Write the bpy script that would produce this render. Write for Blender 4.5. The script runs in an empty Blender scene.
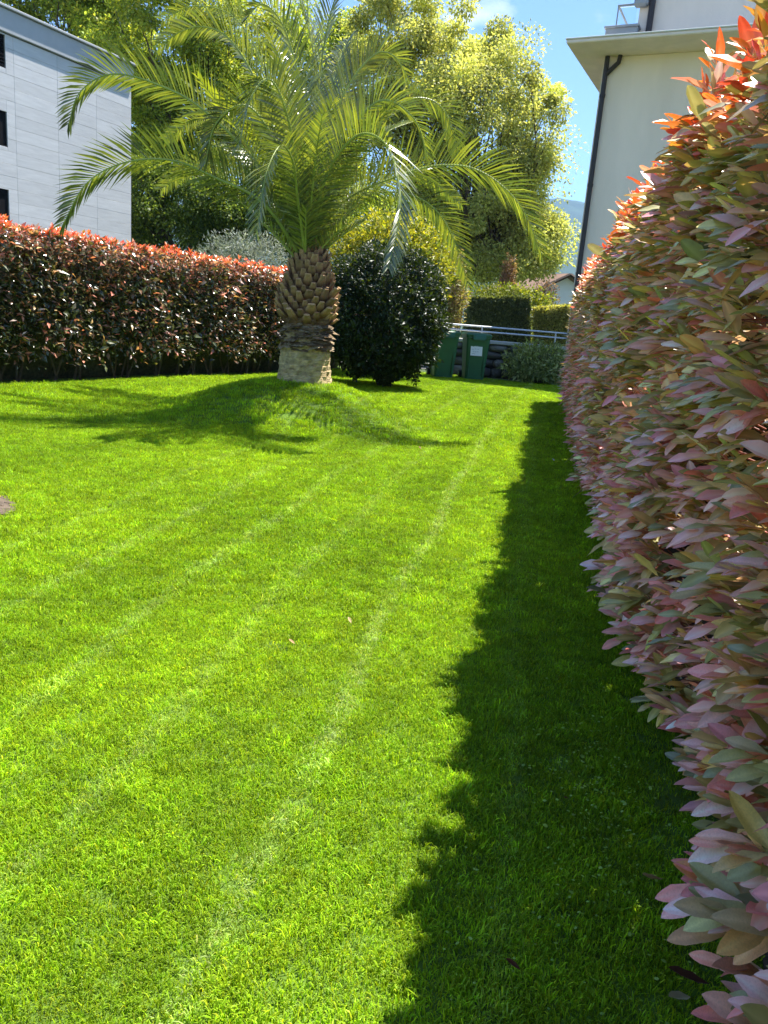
import bpy, bmesh, math, random
import numpy as np
from mathutils import Vector, Matrix

rng = np.random.default_rng(7)
random.seed(7)
sc = bpy.context.scene
C = sc.collection

# ------------------------------------------------------------------ camera
FPX = 769.0
CAMH = 1.25
_d = np.array([(131 - 384) / FPX, -(3600 - 512) / FPX, -1.0]); _d /= np.linalg.norm(_d)
_up = -_d
_f = np.array([0, 0, -1.0]); _Y = _f - _f.dot(_up) * _up; _Y /= np.linalg.norm(_Y)
_X = np.cross(_Y, _up)
RC = np.array([_X, _Y, _up])            # camera axes -> world axes
CAMP = np.array([0, 0, CAMH])
cd = bpy.data.cameras.new('camera'); cam = bpy.data.objects.new('camera', cd); C.objects.link(cam)
M4 = Matrix([list(RC[i]) + [CAMP[i]] for i in range(3)] + [[0, 0, 0, 1]])
cam.matrix_world = M4
cd.sensor_fit = 'VERTICAL'; cd.sensor_height = 24.0; cd.sensor_width = 18.0
cd.lens = FPX / 1024 * 24.0
cd.clip_start = 0.05; cd.clip_end = 30000
sc.camera = cam

# ------------------------------------------------------------------ sky, sun, exposure
SUN_AZ = math.atan2(0.74, 0.67)        # from +Y towards +X
SUN_EL = math.radians(66.4)
world = bpy.data.worlds.new('World'); sc.world = world; world.use_nodes = True
nt = world.node_tree; nt.nodes.clear()
out = nt.nodes.new('ShaderNodeOutputWorld'); bg = nt.nodes.new('ShaderNodeBackground')
sky = nt.nodes.new('ShaderNodeTexSky'); sky.sky_type = 'NISHITA'; sky.sun_disc = False
sky.sun_elevation = SUN_EL; sky.sun_rotation = SUN_AZ
sky.air_density = 0.88; sky.dust_density = 0.05; sky.ozone_density = 6.0
bg.inputs['Strength'].default_value = 0.052
tc = nt.nodes.new('ShaderNodeTexCoord'); mp = nt.nodes.new('ShaderNodeMapping')
mp.inputs['Scale'].default_value = (5.0, 5.0, 9.0); mp.inputs['Location'].default_value = (0.35, 0.1, 0.42)
nz = nt.nodes.new('ShaderNodeTexNoise'); nz.inputs['Detail'].default_value = 8; nz.inputs['Roughness'].default_value = 0.55
nz.inputs['Scale'].default_value = 1.0
rp = nt.nodes.new('ShaderNodeValToRGB'); rp.color_ramp.elements[0].position = 0.60; rp.color_ramp.elements[1].position = 0.74
mx = nt.nodes.new('ShaderNodeMix'); mx.data_type = 'RGBA'
mx.inputs['B'].default_value = (5.5, 5.8, 6.4, 1)
nt.links.new(tc.outputs['Generated'], mp.inputs['Vector']); nt.links.new(mp.outputs[0], nz.inputs['Vector'])
nt.links.new(nz.outputs['Fac'], rp.inputs[0]); nt.links.new(rp.outputs[0], mx.inputs['Factor'])
nt.links.new(sky.outputs[0], mx.inputs['A']); nt.links.new(mx.outputs['Result'], bg.inputs['Color'])
nt.links.new(bg.outputs[0], out.inputs[0])
sl = bpy.data.lights.new('sun', 'SUN'); sl.energy = 2.95; sl.angle = math.radians(0.53); sl.color = (1.0, 0.95, 0.86)
sun = bpy.data.objects.new('sun', sl); C.objects.link(sun)
SUND = Vector((math.sin(SUN_AZ) * math.cos(SUN_EL), math.cos(SUN_AZ) * math.cos(SUN_EL), math.sin(SUN_EL)))
sun.rotation_euler = SUND.to_track_quat('Z', 'Y').to_euler(); sun.location = (6, 6, 12)
sc.view_settings.view_transform = 'Standard'; sc.view_settings.look = 'None'
sc.view_settings.exposure = 2.2; sc.view_settings.gamma = 1.0
sc.cycles.use_denoising = True
sc.cycles.max_bounces = 10; sc.cycles.transparent_max_bounces = 8; sc.cycles.transmission_bounces = 6
sc.cycles.diffuse_bounces = 7; sc.cycles.glossy_bounces = 3; sc.cycles.volume_bounces = 1

# ------------------------------------------------------------------ helpers
def ray(px, py):
    return RC @ np.array([(px - 384) / FPX, -(py - 512) / FPX, -1.0])
def atY(px, py, Y):
    r = ray(px, py); return CAMP + r * (Y / r[1])
def atZ(px, py, z):
    r = ray(px, py); return CAMP + r * ((z - CAMH) / r[2])
def onplane(px, py, p, n):
    r = ray(px, py); n = np.asarray(n, float); return CAMP + r * (n @ (np.asarray(p) - CAMP)) / (n @ r)
def proj(P):
    P = np.atleast_2d(P); c = (P - CAMP) @ RC
    return np.stack([384 - FPX * c[:, 0] / c[:, 2], 512 + FPX * c[:, 1] / c[:, 2]], 1), -c[:, 2]
def nrm(a):
    return a / np.maximum(np.linalg.norm(a, axis=-1, keepdims=True), 1e-9)

def tag(o, label=None, cat=None, group=None, kind=None):
    if label: o['label'] = label
    if cat: o['category'] = cat
    if group: o['group'] = group
    if kind: o['kind'] = kind
    return o
def empty(name, loc, rz=0.0):
    o = bpy.data.objects.new(name, None); C.objects.link(o); o.location = [float(a) for a in loc]
    o.rotation_euler = (0, 0, rz); o.empty_display_size = 0.2
    return o
def link(name, me, parent=None):
    o = bpy.data.objects.new(name, me); C.objects.link(o)
    if parent is not None:
        o.parent = parent
        o.matrix_parent_inverse = PINV(parent)
    return o
def PINV(p):
    m = Matrix.LocRotScale(p.location, p.rotation_euler, p.scale)
    if p.parent: m = p.parent_world @ m if hasattr(p, 'parent_world') else m
    return m.inverted()

class MB:
    """collects triangles / quads with colours, builds one mesh"""
    def __init__(s): s.v = []; s.f = []; s.c = []; s.n = 0
    def add(s, v, f, col=(1, 1, 1)):
        v = np.asarray(v, float); s.v.append(v); f = np.asarray(f, int)
        s.f.append(f + s.n); s.n += len(v)
        c = np.asarray(col, float)
        if c.ndim == 1: c = np.tile(c[:3], (len(v), 1))
        s.c.append(c)
        return s
    def mesh(s, name, mat, smooth=False):
        me = bpy.data.meshes.new(name)
        V = np.concatenate(s.v); CC = np.concatenate(s.c)
        tot = [np.full(len(f), f.shape[1]) for f in s.f]
        lt = np.concatenate(tot); li = np.concatenate([f.ravel() for f in s.f])
        ls = np.concatenate([[0], np.cumsum(lt)[:-1]])
        me.vertices.add(len(V)); me.vertices.foreach_set('co', V.astype(np.float32).ravel())
        me.loops.add(len(li)); me.loops.foreach_set('vertex_index', li.astype(np.int32))
        me.polygons.add(len(lt)); me.polygons.foreach_set('loop_start', ls.astype(np.int32))
        me.polygons.foreach_set('loop_total', lt.astype(np.int32))
        me.polygons.foreach_set('use_smooth', np.full(len(lt), bool(smooth)))
        me.update(calc_edges=True); me.validate()
        a = me.color_attributes.new('Col', 'FLOAT_COLOR', 'POINT')
        a.data.foreach_set('color', np.concatenate([CC, np.ones((len(CC), 1))], 1).astype(np.float32).ravel())
        if mat: me.materials.append(mat)
        return me
    def build(s, name, mat, parent=None, smooth=False):
        return link(name, s.mesh(name, mat, smooth), parent)

def tube(mb, pts, rad, n=7, col=(1, 1, 1), cap=True):
    pts = np.asarray(pts, float); k = len(pts); rad = np.broadcast_to(np.asarray(rad, float), (k,))
    t = nrm(np.gradient(pts, axis=0)); ref = np.array([0, 0, 1.0]) if abs(t[0][2]) < 0.9 else np.array([1.0, 0, 0])
    V = []
    for i in range(k):
        x = np.cross(t[i], ref); x /= max(np.linalg.norm(x), 1e-6); ref = np.cross(x, t[i])
        a = np.arange(n) * 2 * math.pi / n
        V.append(pts[i] + rad[i] * (np.cos(a)[:, None] * x + np.sin(a)[:, None] * ref))
    V = np.concatenate(V); F = []
    for i in range(k - 1):
        for j in range(n):
            F.append((i * n + j, i * n + (j + 1) % n, (i + 1) * n + (j + 1) % n, (i + 1) * n + j))
    mb.add(V, F, col)
    if cap:
        mb.add(V[-n:], [list(range(n))], col)
    return mb

def bez(pts, n):
    """Catmull-Rom through pts"""
    p = np.asarray(pts, float); p = np.vstack([2 * p[0] - p[1], p, 2 * p[-1] - p[-2]]); o = []
    m = len(p) - 3
    for s in np.linspace(0, m - 1e-6, n):
        i = int(s); t = s - i; a, b, c, d = p[i:i + 4]
        o.append(0.5 * ((2 * b) + (-a + c) * t + (2 * a - 5 * b + 4 * c - d) * t * t + (-a + 3 * b - 3 * c + d) * t ** 3))
    return np.array(o)

def bbox(size, bev=0.01, seg=1):
    bm = bmesh.new(); bmesh.ops.create_cube(bm, size=1)
    for v in bm.verts: v.co = Vector((v.co.x * size[0], v.co.y * size[1], v.co.z * size[2]))
    if bev: bmesh.ops.bevel(bm, geom=bm.edges[:], offset=bev, segments=seg, affect='EDGES', clamp_overlap=True)
    V = np.array([v.co[:] for v in bm.verts]); bm.verts.index_update()
    F = [[v.index for v in f.verts] for f in bm.faces]; bm.free(); return V, F
def addbox(mb, c, size, bev=0.01, rot=None, col=(1, 1, 1), seg=1):
    V, F = bbox(size, bev, seg)
    if rot is not None: V = V @ np.asarray(rot).T
    V = V + np.asarray(c)
    by = {}
    for f in F: by.setdefault(len(f), []).append(f)
    first = True
    n0 = mb.n
    mb.v.append(V); mb.c.append(np.tile(np.asarray(col, float), (len(V), 1))); mb.n += len(V)
    for k, fs in by.items(): mb.f.append(np.array(fs) + n0)
    return mb
def frame(u):
    """rotation matrix with local x along horizontal u, y = z cross x"""
    u = np.array([u[0], u[1], 0.0]); u /= np.linalg.norm(u); w = np.array([-u[1], u[0], 0]); return np.stack([u, w, [0, 0, 1]], 1)

# leaf templates: x across, y along, z normal
def leaf_template(hi=True, fold=0.25, curl=0.18, wid=0.36, twist=0.0):
    if hi:
        ys = np.array([0.0, 0.08, 0.2, 0.36, 0.54, 0.72, 0.87, 0.95, 1.0]); ws = np.array([0.05, 0.25, 0.62, 0.93, 1.0, 0.88, 0.58, 0.30, 0.0]) * wid / 2
        V = []
        for i, (y, w) in enumerate(zip(ys, ws)):
            z = -curl * (y ** 2) + twist * 0.0
            for q in (-1, -.55, 0, .55, 1):
                zz = fold * w * (1.35 * abs(q) - .55 * q * q) + twist * w * q * (y - .3) + .02 * math.sin(y * 17 + q * 2) * abs(q) * w / .2
                V.append((w * q, y, z + zz))
        F = []
        for i in range(8):
            b = i * 5
            for j in range(4):
                F.append((b + j, b + j + 1, b + j + 6)); F.append((b + j, b + j + 6, b + j + 5))
        return np.array(V), np.array(F)
    V = np.array([(0, 0, 0), (-wid / 2, 0.5, fold * wid / 2 - curl * .25), (wid / 2, 0.5, fold * wid / 2 - curl * .25), (0, 1, -curl), (0, .5, -curl * .25)])
    return V, np.array([(0, 4, 1), (0, 2, 4), (4, 3, 1), (4, 2, 3)])
TQ = (np.array([(0, 0, 0), (-0.27, 0.5, 0.05), (0.27, 0.5, 0.05), (0, 1, -0.12)]), np.array([(0, 2, 1), (1, 2, 3)]))

def leaves(mb, base, dirs, nor, L, col, tmpl, wvar=0.15):
    V, F = tmpl; n = len(base); k = len(V)
    y = nrm(dirs); x = nrm(np.cross(y, nor)); z = np.cross(x, y)
    L = np.broadcast_to(L, (n,)); W = L * (1 + rng.normal(0, wvar, n))
    P = base[:, None, :] + (V[None, :, 0:1] * W[:, None, None]) * x[:, None, :] + (V[None, :, 1:2] * L[:, None, None]) * y[:, None, :] \
        + (V[None, :, 2:3] * L[:, None, None]) * z[:, None, :]
    f = (F[None] + (np.arange(n) * k)[:, None, None]).reshape(-1, F.shape[1])
    cc = np.repeat(np.asarray(col), k, 0) if np.ndim(col) == 2 else (np.asarray(col).reshape(-1, 3) if np.ndim(col) == 3 else np.tile(np.asarray(col, float), (n * k, 1)))
    mb.add(P.reshape(-1, 3), f, cc)
    return x, y, z, L, W
def veined(col, tmpl):
    # leaf colour per vertex: greener towards the stalk, pale midrib
    V = tmpl[0]; n = len(col); t = np.clip(V[:, 1], 0, 1)[None, :, None]
    green = np.array([0.46, 0.44, 0.18]) * (.6 + .8 * col.mean(1))[:, None]
    k = np.clip(.55 - t * .75, 0, 1); c = col[:, None, :] * (1 - k) + green[:, None, :] * k
    mid = (np.abs(V[:, 0]) < 1e-6)[None, :, None]
    return np.clip(c * np.where(mid, 1.22, 0.96) + np.where(mid, .03, 0), .002, .95)
def rndunit(n):
    v = rng.normal(size=(n, 3)); return nrm(v)
def pick(pal, n, w=None, var=0.15):
    pal = np.array(pal, float); i = rng.choice(len(pal), n, p=None if w is None else np.array(w) / np.sum(w))
    c = pal[i] * np.exp(rng.normal(0, var, (n, 1))); return np.clip(c, 0.002, 0.94)

# ------------------------------------------------------------------ materials
def newmat(name):
    m = bpy.data.materials.new(name); m.use_nodes = True; n = m.node_tree; n.nodes.clear(); return m, n
def leafmat(name, trans=0.4, rough=0.4, spec=0.5, tcol=(1.5, 1.4, 0.6), coat=0.0):
    m, n = newmat(name); N = n.nodes.new
    o = N('ShaderNodeOutputMaterial'); a = N('ShaderNodeVertexColor'); a.layer_name = 'Col'
    p = N('ShaderNodeBsdfPrincipled'); p.inputs['Roughness'].default_value = rough; p.inputs['Specular IOR Level'].default_value = spec
    p.inputs['Coat Weight'].default_value = coat; p.inputs['Coat Roughness'].default_value = .3
    tx = N('ShaderNodeTexNoise'); tx.inputs['Scale'].default_value = 30
    oc = N('ShaderNodeTexCoord'); n.links.new(oc.outputs['Object'], tx.inputs['Vector'])
    mr = N('ShaderNodeMapRange'); mr.inputs['To Min'].default_value = 0.75; mr.inputs['To Max'].default_value = 1.25
    n.links.new(tx.outputs['Fac'], mr.inputs['Value'])
    vm = N('ShaderNodeVectorMath'); vm.operation = 'SCALE'
    n.links.new(a.outputs['Color'], vm.inputs[0]); n.links.new(mr.outputs[0], vm.inputs['Scale'])
    n.links.new(vm.outputs[0], p.inputs['Base Color'])
    t = N('ShaderNodeBsdfTranslucent'); mm = N('ShaderNodeVectorMath'); mm.operation = 'MULTIPLY'
    mm.inputs[1].default_value = tcol
    n.links.new(vm.outputs[0], mm.inputs[0]); n.links.new(mm.outputs[0], t.inputs['Color'])
    x = N('ShaderNodeMixShader'); x.inputs[0].default_value = trans
    n.links.new(p.outputs[0], x.inputs[1]); n.links.new(t.outputs[0], x.inputs[2]); n.links.new(x.outputs[0], o.inputs[0])
    return m
def solidmat(name, col, rough=0.8, noise=0.2, scale=8.0, bump=0.2, bscale=None, metal=0.0, spec=0.4, col2=None, stretch=(1, 1, 1), vcol=False, coord='Object'):
    m, n = newmat(name); N = n.nodes.new
    o = N('ShaderNodeOutputMaterial'); p = N('ShaderNodeBsdfPrincipled')
    p.inputs['Roughness'].default_value = rough; p.inputs['Metallic'].default_value = metal; p.inputs['Specular IOR Level'].default_value = spec
    tc = N('ShaderNodeTexCoord'); mp = N('ShaderNodeMapping'); mp.inputs['Scale'].default_value = stretch
    if coord == 'World':
        gg = N('ShaderNodeNewGeometry'); n.links.new(gg.outputs['Position'], mp.inputs['Vector'])
    else: n.links.new(tc.outputs[coord], mp.inputs['Vector'])
    t = N('ShaderNodeTexNoise'); t.inputs['Scale'].default_value = scale; t.inputs['Detail'].default_value = 6; t.inputs['Roughness'].default_value = 0.6
    n.links.new(mp.outputs[0], t.inputs['Vector'])
    r = N('ShaderNodeValToRGB'); r.color_ramp.elements[0].position = 0.3; r.color_ramp.elements[1].position = 0.7
    c = np.array(col); c2 = np.array(col2) if col2 is not None else c * (1 + noise)
    c1 = c if col2 is not None else c * (1 - noise)
    r.color_ramp.elements[0].color = (*np.clip(c1, 0, 1), 1); r.color_ramp.elements[1].color = (*np.clip(c2, 0, 1), 1)
    n.links.new(t.outputs['Fac'], r.inputs[0])
    src = r.outputs[0]
    if vcol:
        a = N('ShaderNodeVertexColor'); a.layer_name = 'Col'; mu = N('ShaderNodeMix'); mu.data_type = 'RGBA'; mu.blend_type = 'MULTIPLY'
        mu.inputs['Factor'].default_value = 1.0
        n.links.new(src, mu.inputs['A']); n.links.new(a.outputs['Color'], mu.inputs['B']); src = mu.outputs['Result']
    n.links.new(src, p.inputs['Base Color'])
    if bump:
        t2 = N('ShaderNodeTexNoise'); t2.inputs['Scale'].default_value = bscale or scale * 3; t2.inputs['Detail'].default_value = 5
        n.links.new(mp.outputs[0], t2.inputs['Vector'])
        b = N('ShaderNodeBump'); b.inputs['Strength'].default_value = bump; b.inputs['Distance'].default_value = 0.02
        n.links.new(t2.outputs['Fac'], b.inputs['Height']); n.links.new(b.outputs[0], p.inputs['Normal'])
    n.links.new(p.outputs[0], o.inputs[0]); return m

MAT = dict(
    photinia=leafmat('photinia_leaf', 0.20, 0.34, 0.8, (1.25, 1.0, 0.7)),
    farphot=leafmat('photinia_leaf_far', 0.3, 0.24, 0.9, (1.5, 1.1, 0.6)),
    camellia=leafmat('camellia_leaf', 0.25, 0.42, 0.4, (3.0, 2.4, 0.5)),
    tree=leafmat('tree_leaf', 0.5, 0.5, 0.3, (1.35, 1.3, 0.65)),
    shrub=leafmat('shrub_leaf', 0.45, 0.45, 0.4, (1.5, 1.4, 0.5)),
    olive=leafmat('olive_leaf', 0.3, 0.5, 0.3, (1.2, 1.2, 0.8)),
    palm=leafmat('palm_leaflet', 0.32, 0.36, 1.0, (1.45, 1.45, 0.45), coat=.7),
    dryleaf=leafmat('dry_leaf', 0.2, 0.6, 0.3, (1.2, 1.0, 0.7)),
    rachis=solidmat('palm_rachis', (0.30, 0.36, 0.09), 0.45, 0.2, 5),
    bark=solidmat('bark', (0.07, 0.052, 0.038), 0.9, 0.4, 14, 0.6, stretch=(1, 1, 0.3)),
    twig=solidmat('hedge_twig', (0.10, 0.075, 0.05), 0.9, 0.4, 14, 0.5),
    redtwig=solidmat('red_shoot_bark', (0.30, 0.10, 0.07), 0.6, 0.3, 20, 0.1),
    core=solidmat('hedge_inside', (0.06, 0.06, 0.03), 0.95, 0.6, 20, 1.0),
    lawn=solidmat('lawn_soil', (0.085, 0.15, 0.015), 1.0, 0.4, 6, 0.5, coord='Object'),
    soil=solidmat('soil', (0.12, 0.09, 0.065), 1.0, 0.35, 18, 0.8),
    asphalt=solidmat('asphalt', (0.10, 0.10, 0.10), 0.95, 0.15, 60, 0.3),
    trunk=solidmat('palm_trunk_fibre', (0.30, 0.23, 0.14), 0.95, 0.45, 9, 1.0, bscale=30, stretch=(1, 1, 3.0), vcol=True),
    stub=solidmat('palm_frond_stub', (0.24, 0.165, 0.105), 0.85, 0.4, 12, 0.5, vcol=True),
    cream=solidmat('cream_render', (0.87, 0.735, 0.63), 0.95, 0.07, 1.4, 0.25, bscale=60, stretch=(1, 1, .25)),
    soffit=solidmat('painted_concrete', (0.84, 0.70, 0.61), 0.9, 0.08, 2.5, 0.1),
    greymetal=solidmat('grey_sheet_metal', (0.30, 0.31, 0.32), 0.5, 0.06, 3, 0.05, metal=0.2),
    pipe=solidmat('dark_downpipe', (0.035, 0.028, 0.03), 0.45, 0.2, 6, 0.05),
    panel=solidmat('stone_panel', (0.48, 0.485, 0.50), 0.75, 0.0, 5, 0.05, col2=(0.58, 0.585, 0.60), stretch=(0.3, 0.3, 2.6), vcol=True, coord='World'),
    fascia=solidmat('grey_fascia', (0.40, 0.415, 0.445), 0.6, 0.05, 2, 0.03),
    joint=solidmat('panel_backing', (0.44, 0.445, 0.455), 0.9, 0.1, 3, 0),
    dark=solidmat('dark_shutter', (0.010, 0.010, 0.012), 0.9, 0.2, 5, 0, spec=0.1),
    bin=solidmat('green_bin_plastic', (0.016, 0.10, 0.042), 0.42, 0.12, 4, 0.05, spec=0.5),
    binlid=solidmat('teal_lid_plastic', (0.02, 0.13, 0.11), 0.4, 0.1, 4, 0.05, spec=0.5),
    rubber=solidmat('black_rubber', (0.015, 0.015, 0.015), 0.8, 0.1, 4, 0.05),
    white=solidmat('white_paper', (0.75, 0.76, 0.78), 0.7, 0.04, 12, 0),
    ink=solidmat('grey_ink', (0.35, 0.37, 0.40), 0.8, 0.1, 12, 0),
    steel=solidmat('galvanised_steel', (0.55, 0.57, 0.60), 0.4, 0.08, 6, 0.02, metal=0.7),
    stone=solidmat('dark_stone', (0.18, 0.175, 0.165), 0.9, 0.4, 5, 0.8, vcol=True),
    coping=solidmat('concrete_coping', (0.42, 0.41, 0.38), 0.9, 0.12, 6, 0.3),
    roof=solidmat('roof_tile', (0.20, 0.12, 0.08), 0.9, 0.25, 3, 0.3, vcol=True),
    housewhite=solidmat('white_plaster', (0.72, 0.72, 0.70), 0.9, 0.04, 2, 0.1),
    timber=solidmat('dark_timber', (0.05, 0.03, 0.02), 0.8, 0.2, 5, 0.1),
    hill=solidmat('forested_hill', (0.03, 0.055, 0.035), 1.0, 0.35, 0.006, 0, bscale=0.02),
    cleat=solidmat('white_blossom', (0.75, 0.72, 0.55), 0.8, 0.1, 5, 0),
)
def glassmat():
    m, n = newmat('balcony_glass'); N = n.nodes.new; o = N('ShaderNodeOutputMaterial'); p = N('ShaderNodeBsdfPrincipled')
    p.inputs['Base Color'].default_value = (0.9, 0.95, 0.96, 1); p.inputs['Roughness'].default_value = 0.02; p.inputs['Transmission Weight'].default_value = 1
    p.inputs['IOR'].default_value = 1.45; n.links.new(p.outputs[0], o.inputs[0]); return m
MAT['glass'] = glassmat()

# ------------------------------------------------------------------ layout constants
PALM = np.array([-1.10, 9.45])
MOUND_H = 0.50
def lawnz(x, y):
    x = np.asarray(x, float); y = np.asarray(y, float)
    dx = x - PALM[0]; dy = y - PALM[1]
    r = np.sqrt(np.where(dx > 0, dx / 1.0, dx / 1.12) ** 2 + (dy / 1.05) ** 2)
    t = np.clip(r / 1.9, 0, 1)
    m = MOUND_H * (0.5 + 0.5 * np.cos(np.pi * t ** 1.12))
    und = 0.012 * np.sin(x * 1.7 + 0.6 * y) + 0.010 * np.sin(0.9 * y - x * 0.7 + 1.3)
    return m + und - 0.012
HB = np.array([0.712, 1.3]); HD = np.array([0.1895, 1.0]); HD /= np.linalg.norm(HD); HN = np.array([-HD[1], HD[0]])   # right hedge, HN points to the lawn
def hedgeR_off(x, y):   # signed distance to the hedge face, + on the lawn side
    return (x - HB[0]) * HN[0] + (y - HB[1]) * HN[1]
LB = np.array([-5.29, 10.36]); LD = np.array([2.82, 6.06]); LD /= np.linalg.norm(LD); LN = np.array([LD[1], -LD[0]])  # left hedge, LN to the lawn
SOILC = np.array([-2.62, 4.30]); SOILR = 0.43

# ================================================================== SETTING
# ---- the ground sheet
def grid(x0, x1, y0, y1, nx, ny, zf):
    X, Y = np.meshgrid(np.linspace(x0, x1, nx), np.linspace(y0, y1, ny)); Z = zf(X, Y)
    V = np.stack([X.ravel(), Y.ravel(), Z.ravel()], 1); i = np.arange(nx * ny).reshape(ny, nx)
    F = np.stack([i[:-1, :-1].ravel(), i[:-1, 1:].ravel(), i[1:, 1:].ravel(), i[1:, :-1].ravel()], 1); return V, F
mb = MB(); mb.add(*grid(-9, 6, -2, 20.6, 160, 230, lawnz)); tag(mb.build('lawn', MAT['lawn'], smooth=True), kind='structure')
mb = MB(); mb.add(*grid(-6000, 6000, -300, 9000, 40, 40, lambda x, y: np.full_like(x, -0.06)))
tag(mb.build('ground', solidmat('far_ground', (0.05, 0.075, 0.025), 1.0, 0.3, 0.05, 0.0), None), kind='structure')
mb = MB(); mb.add(*grid(-14, 30, 23.2, 27.0, 2, 2, lambda x, y: np.full_like(x, -0.045)))
tag(mb.build('street', MAT['asphalt']), kind='structure')
# bare soil under the right hedge
sy = np.linspace(-.3, 15.2, 160); V = []
for d_ in (-.16, -.35, -.7, -1.0):
    px_ = HB[0] + HD[0] * (sy - 1.3) + HN[0] * d_; py_ = HB[1] + HD[1] * (sy - 1.3) + HN[1] * d_
    V.append(np.stack([px_ + .025 * np.sin(sy * 9 + d_ * 5), py_, lawnz(px_, py_) + .008 + .012 * np.sin(sy * 13 + d_ * 9) ** 2], 1))
mb = MB(); mb.add(np.concatenate(V), [(i * 160 + j, i * 160 + j + 1, (i + 1) * 160 + j + 1, (i + 1) * 160 + j) for i in range(3) for j in range(159)])
tag(mb.build('soil_bed', MAT['soil'], smooth=True), kind='structure')
# soil patch at the left edge
mb = MB(); a = np.linspace(0, 2 * math.pi, 40, endpoint=False)
for k, (r0, z) in enumerate([(1.0, 0.0), (0.85, 0.012), (0.5, 0.03)]):
    rr = SOILR * r0 * (1 + 0.05 * np.sin(3 * a) + 0.03 * np.sin(7 * a + 1))
    ring = np.stack([SOILC[0] + rr * np.cos(a), SOILC[1] + rr * np.sin(a), lawnz(SOILC[0], SOILC[1]) + z + 0.006 + rng.normal(0, 0.004, 40)], 1)
    mb.v.append(ring); mb.c.append(np.ones((40, 3))); mb.n += 40
for k in range(2):
    mb.f.append(np.array([(k * 40 + i, k * 40 + (i + 1) % 40, k * 40 + 40 + (i + 1) % 40, k * 40 + 40 + i) for i in range(40)]))
mb.f.append(np.array([list(range(80, 120))]))
bed = mb.build('soil_bed', MAT['soil'], smooth=True); tag(bed, kind='structure')
mb = MB()
for i in range(170):
    rr = SOILR * math.sqrt(random.random()); an = random.random() * 6.28; s = random.uniform(0.006, 0.02)
    V, F = bbox((s * 2, s * 1.6, s * 1.4), s * 0.5); V = V @ frame((math.cos(i), math.sin(i))).T
    by = {}
    n0 = mb.n; V = V + [SOILC[0] + rr * math.cos(an), SOILC[1] + rr * math.sin(an), float(lawnz(*SOILC)) + 0.025 * (1 - rr / SOILR) + 0.008]
    mb.v.append(V); mb.c.append(np.ones((len(V), 3))); mb.n += len(V)
    for f in F: by.setdefault(len(f), []).append(f)
    for fs in by.values(): mb.f.append(np.array(fs) + n0)
tag(mb.build('soil_clods', MAT['soil'], bed), kind='stuff')

# ---- mountains
def hill(name, Y, prof, depth, mat):
    mb = MB(); xs = np.linspace(-2600, 4200, 220); ys = np.linspace(Y - depth, Y + depth, 46)
    X, YY = np.meshgrid(xs, ys); p = np.interp(X, prof[0], prof[1])
    t = 1 - np.abs(YY - Y) / depth
    rid = sum(np.sin(X * f + ph) * a for f, ph, a in [(0.006, 1, 22), (0.013, 2, 12), (0.03, 0.4, 5)])
    gul = sum(np.sin(X * f + YY * g + ph) * a for f, g, ph, a in [(0.009, 0.004, 0, 30), (0.021, -0.006, 2, 14), (0.04, 0.01, 1, 7)])
    Z = np.clip(p * t ** 0.8 + rid * t + gul * t * (1 - t) * 2, -5, None)
    V = np.stack([X.ravel(), YY.ravel(), Z.ravel()], 1); i = np.arange(X.size).reshape(X.shape)
    F = np.stack([i[:-1, :-1].ravel(), i[:-1, 1:].ravel(), i[1:, 1:].ravel(), i[1:, :-1].ravel()], 1)
    mb.add(V, F); return tag(mb.build(name, mat, smooth=True), kind='structure')
pk = atY(560, 190, 4200); pk2 = atY(612, 262, 4200)
hill('mountain', 4200, ([-2600, -900, 300, pk[0], pk2[0], 1900, 4200], [420, 560, 640, pk[2], pk2[2] + 180, 420, 650]), 1500, MAT['hill'])
pk = atY(560, 262, 2400); pk2 = atY(590, 252, 2400)
hill('foothill', 2400, ([-2600, 0, pk[0], pk2[0], 1600, 4200], [150, 150, pk[2], pk2[2], 260, 200]), 700, MAT['hill'])

# ================================================================== LEFT BUILDING
BD = 14.0
bp = np.array([LB[0] - LN[0] * BD, LB[1] - LN[1] * BD, 0]); bn = np.array([LN[0], LN[1], 0])
cor = onplane(131, 200, bp, bn); cor[2] = 0
ztop = onplane(130, 66, bp, bn)[2]; zfas = onplane(130, 86, bp, bn)[2]
bl = empty('panelled_building', cor)
Rb = frame(LD)                    # local x = along wall (away), local y = left/back
def blw(u, w, z): return cor + Rb @ np.array([u, w, z])
tag(bl, 'pale grey stone panelled block with dark windows behind the left hedge', 'building')
mb = MB(); addbox(mb, blw(-9, 5.09, ztop / 2), (18, 10, ztop - 0.02), 0.01, Rb); mb.build('wall', MAT['joint'], bl)
pw = 1.72; ph = 0.38; nc = 8
shared = {}
zrow = zfas
wins = []
for (xa, ya, yb) in [(4.5, 35, 68), (6.5, 112, 147), (8.5, 190, 221)]:
    q1 = onplane(xa, ya, bp, bn); q2 = onplane(xa, yb, bp, bn); wins.append((np.dot(q1 - cor, Rb[:, 0]), q1[2], q2[2]))
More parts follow.
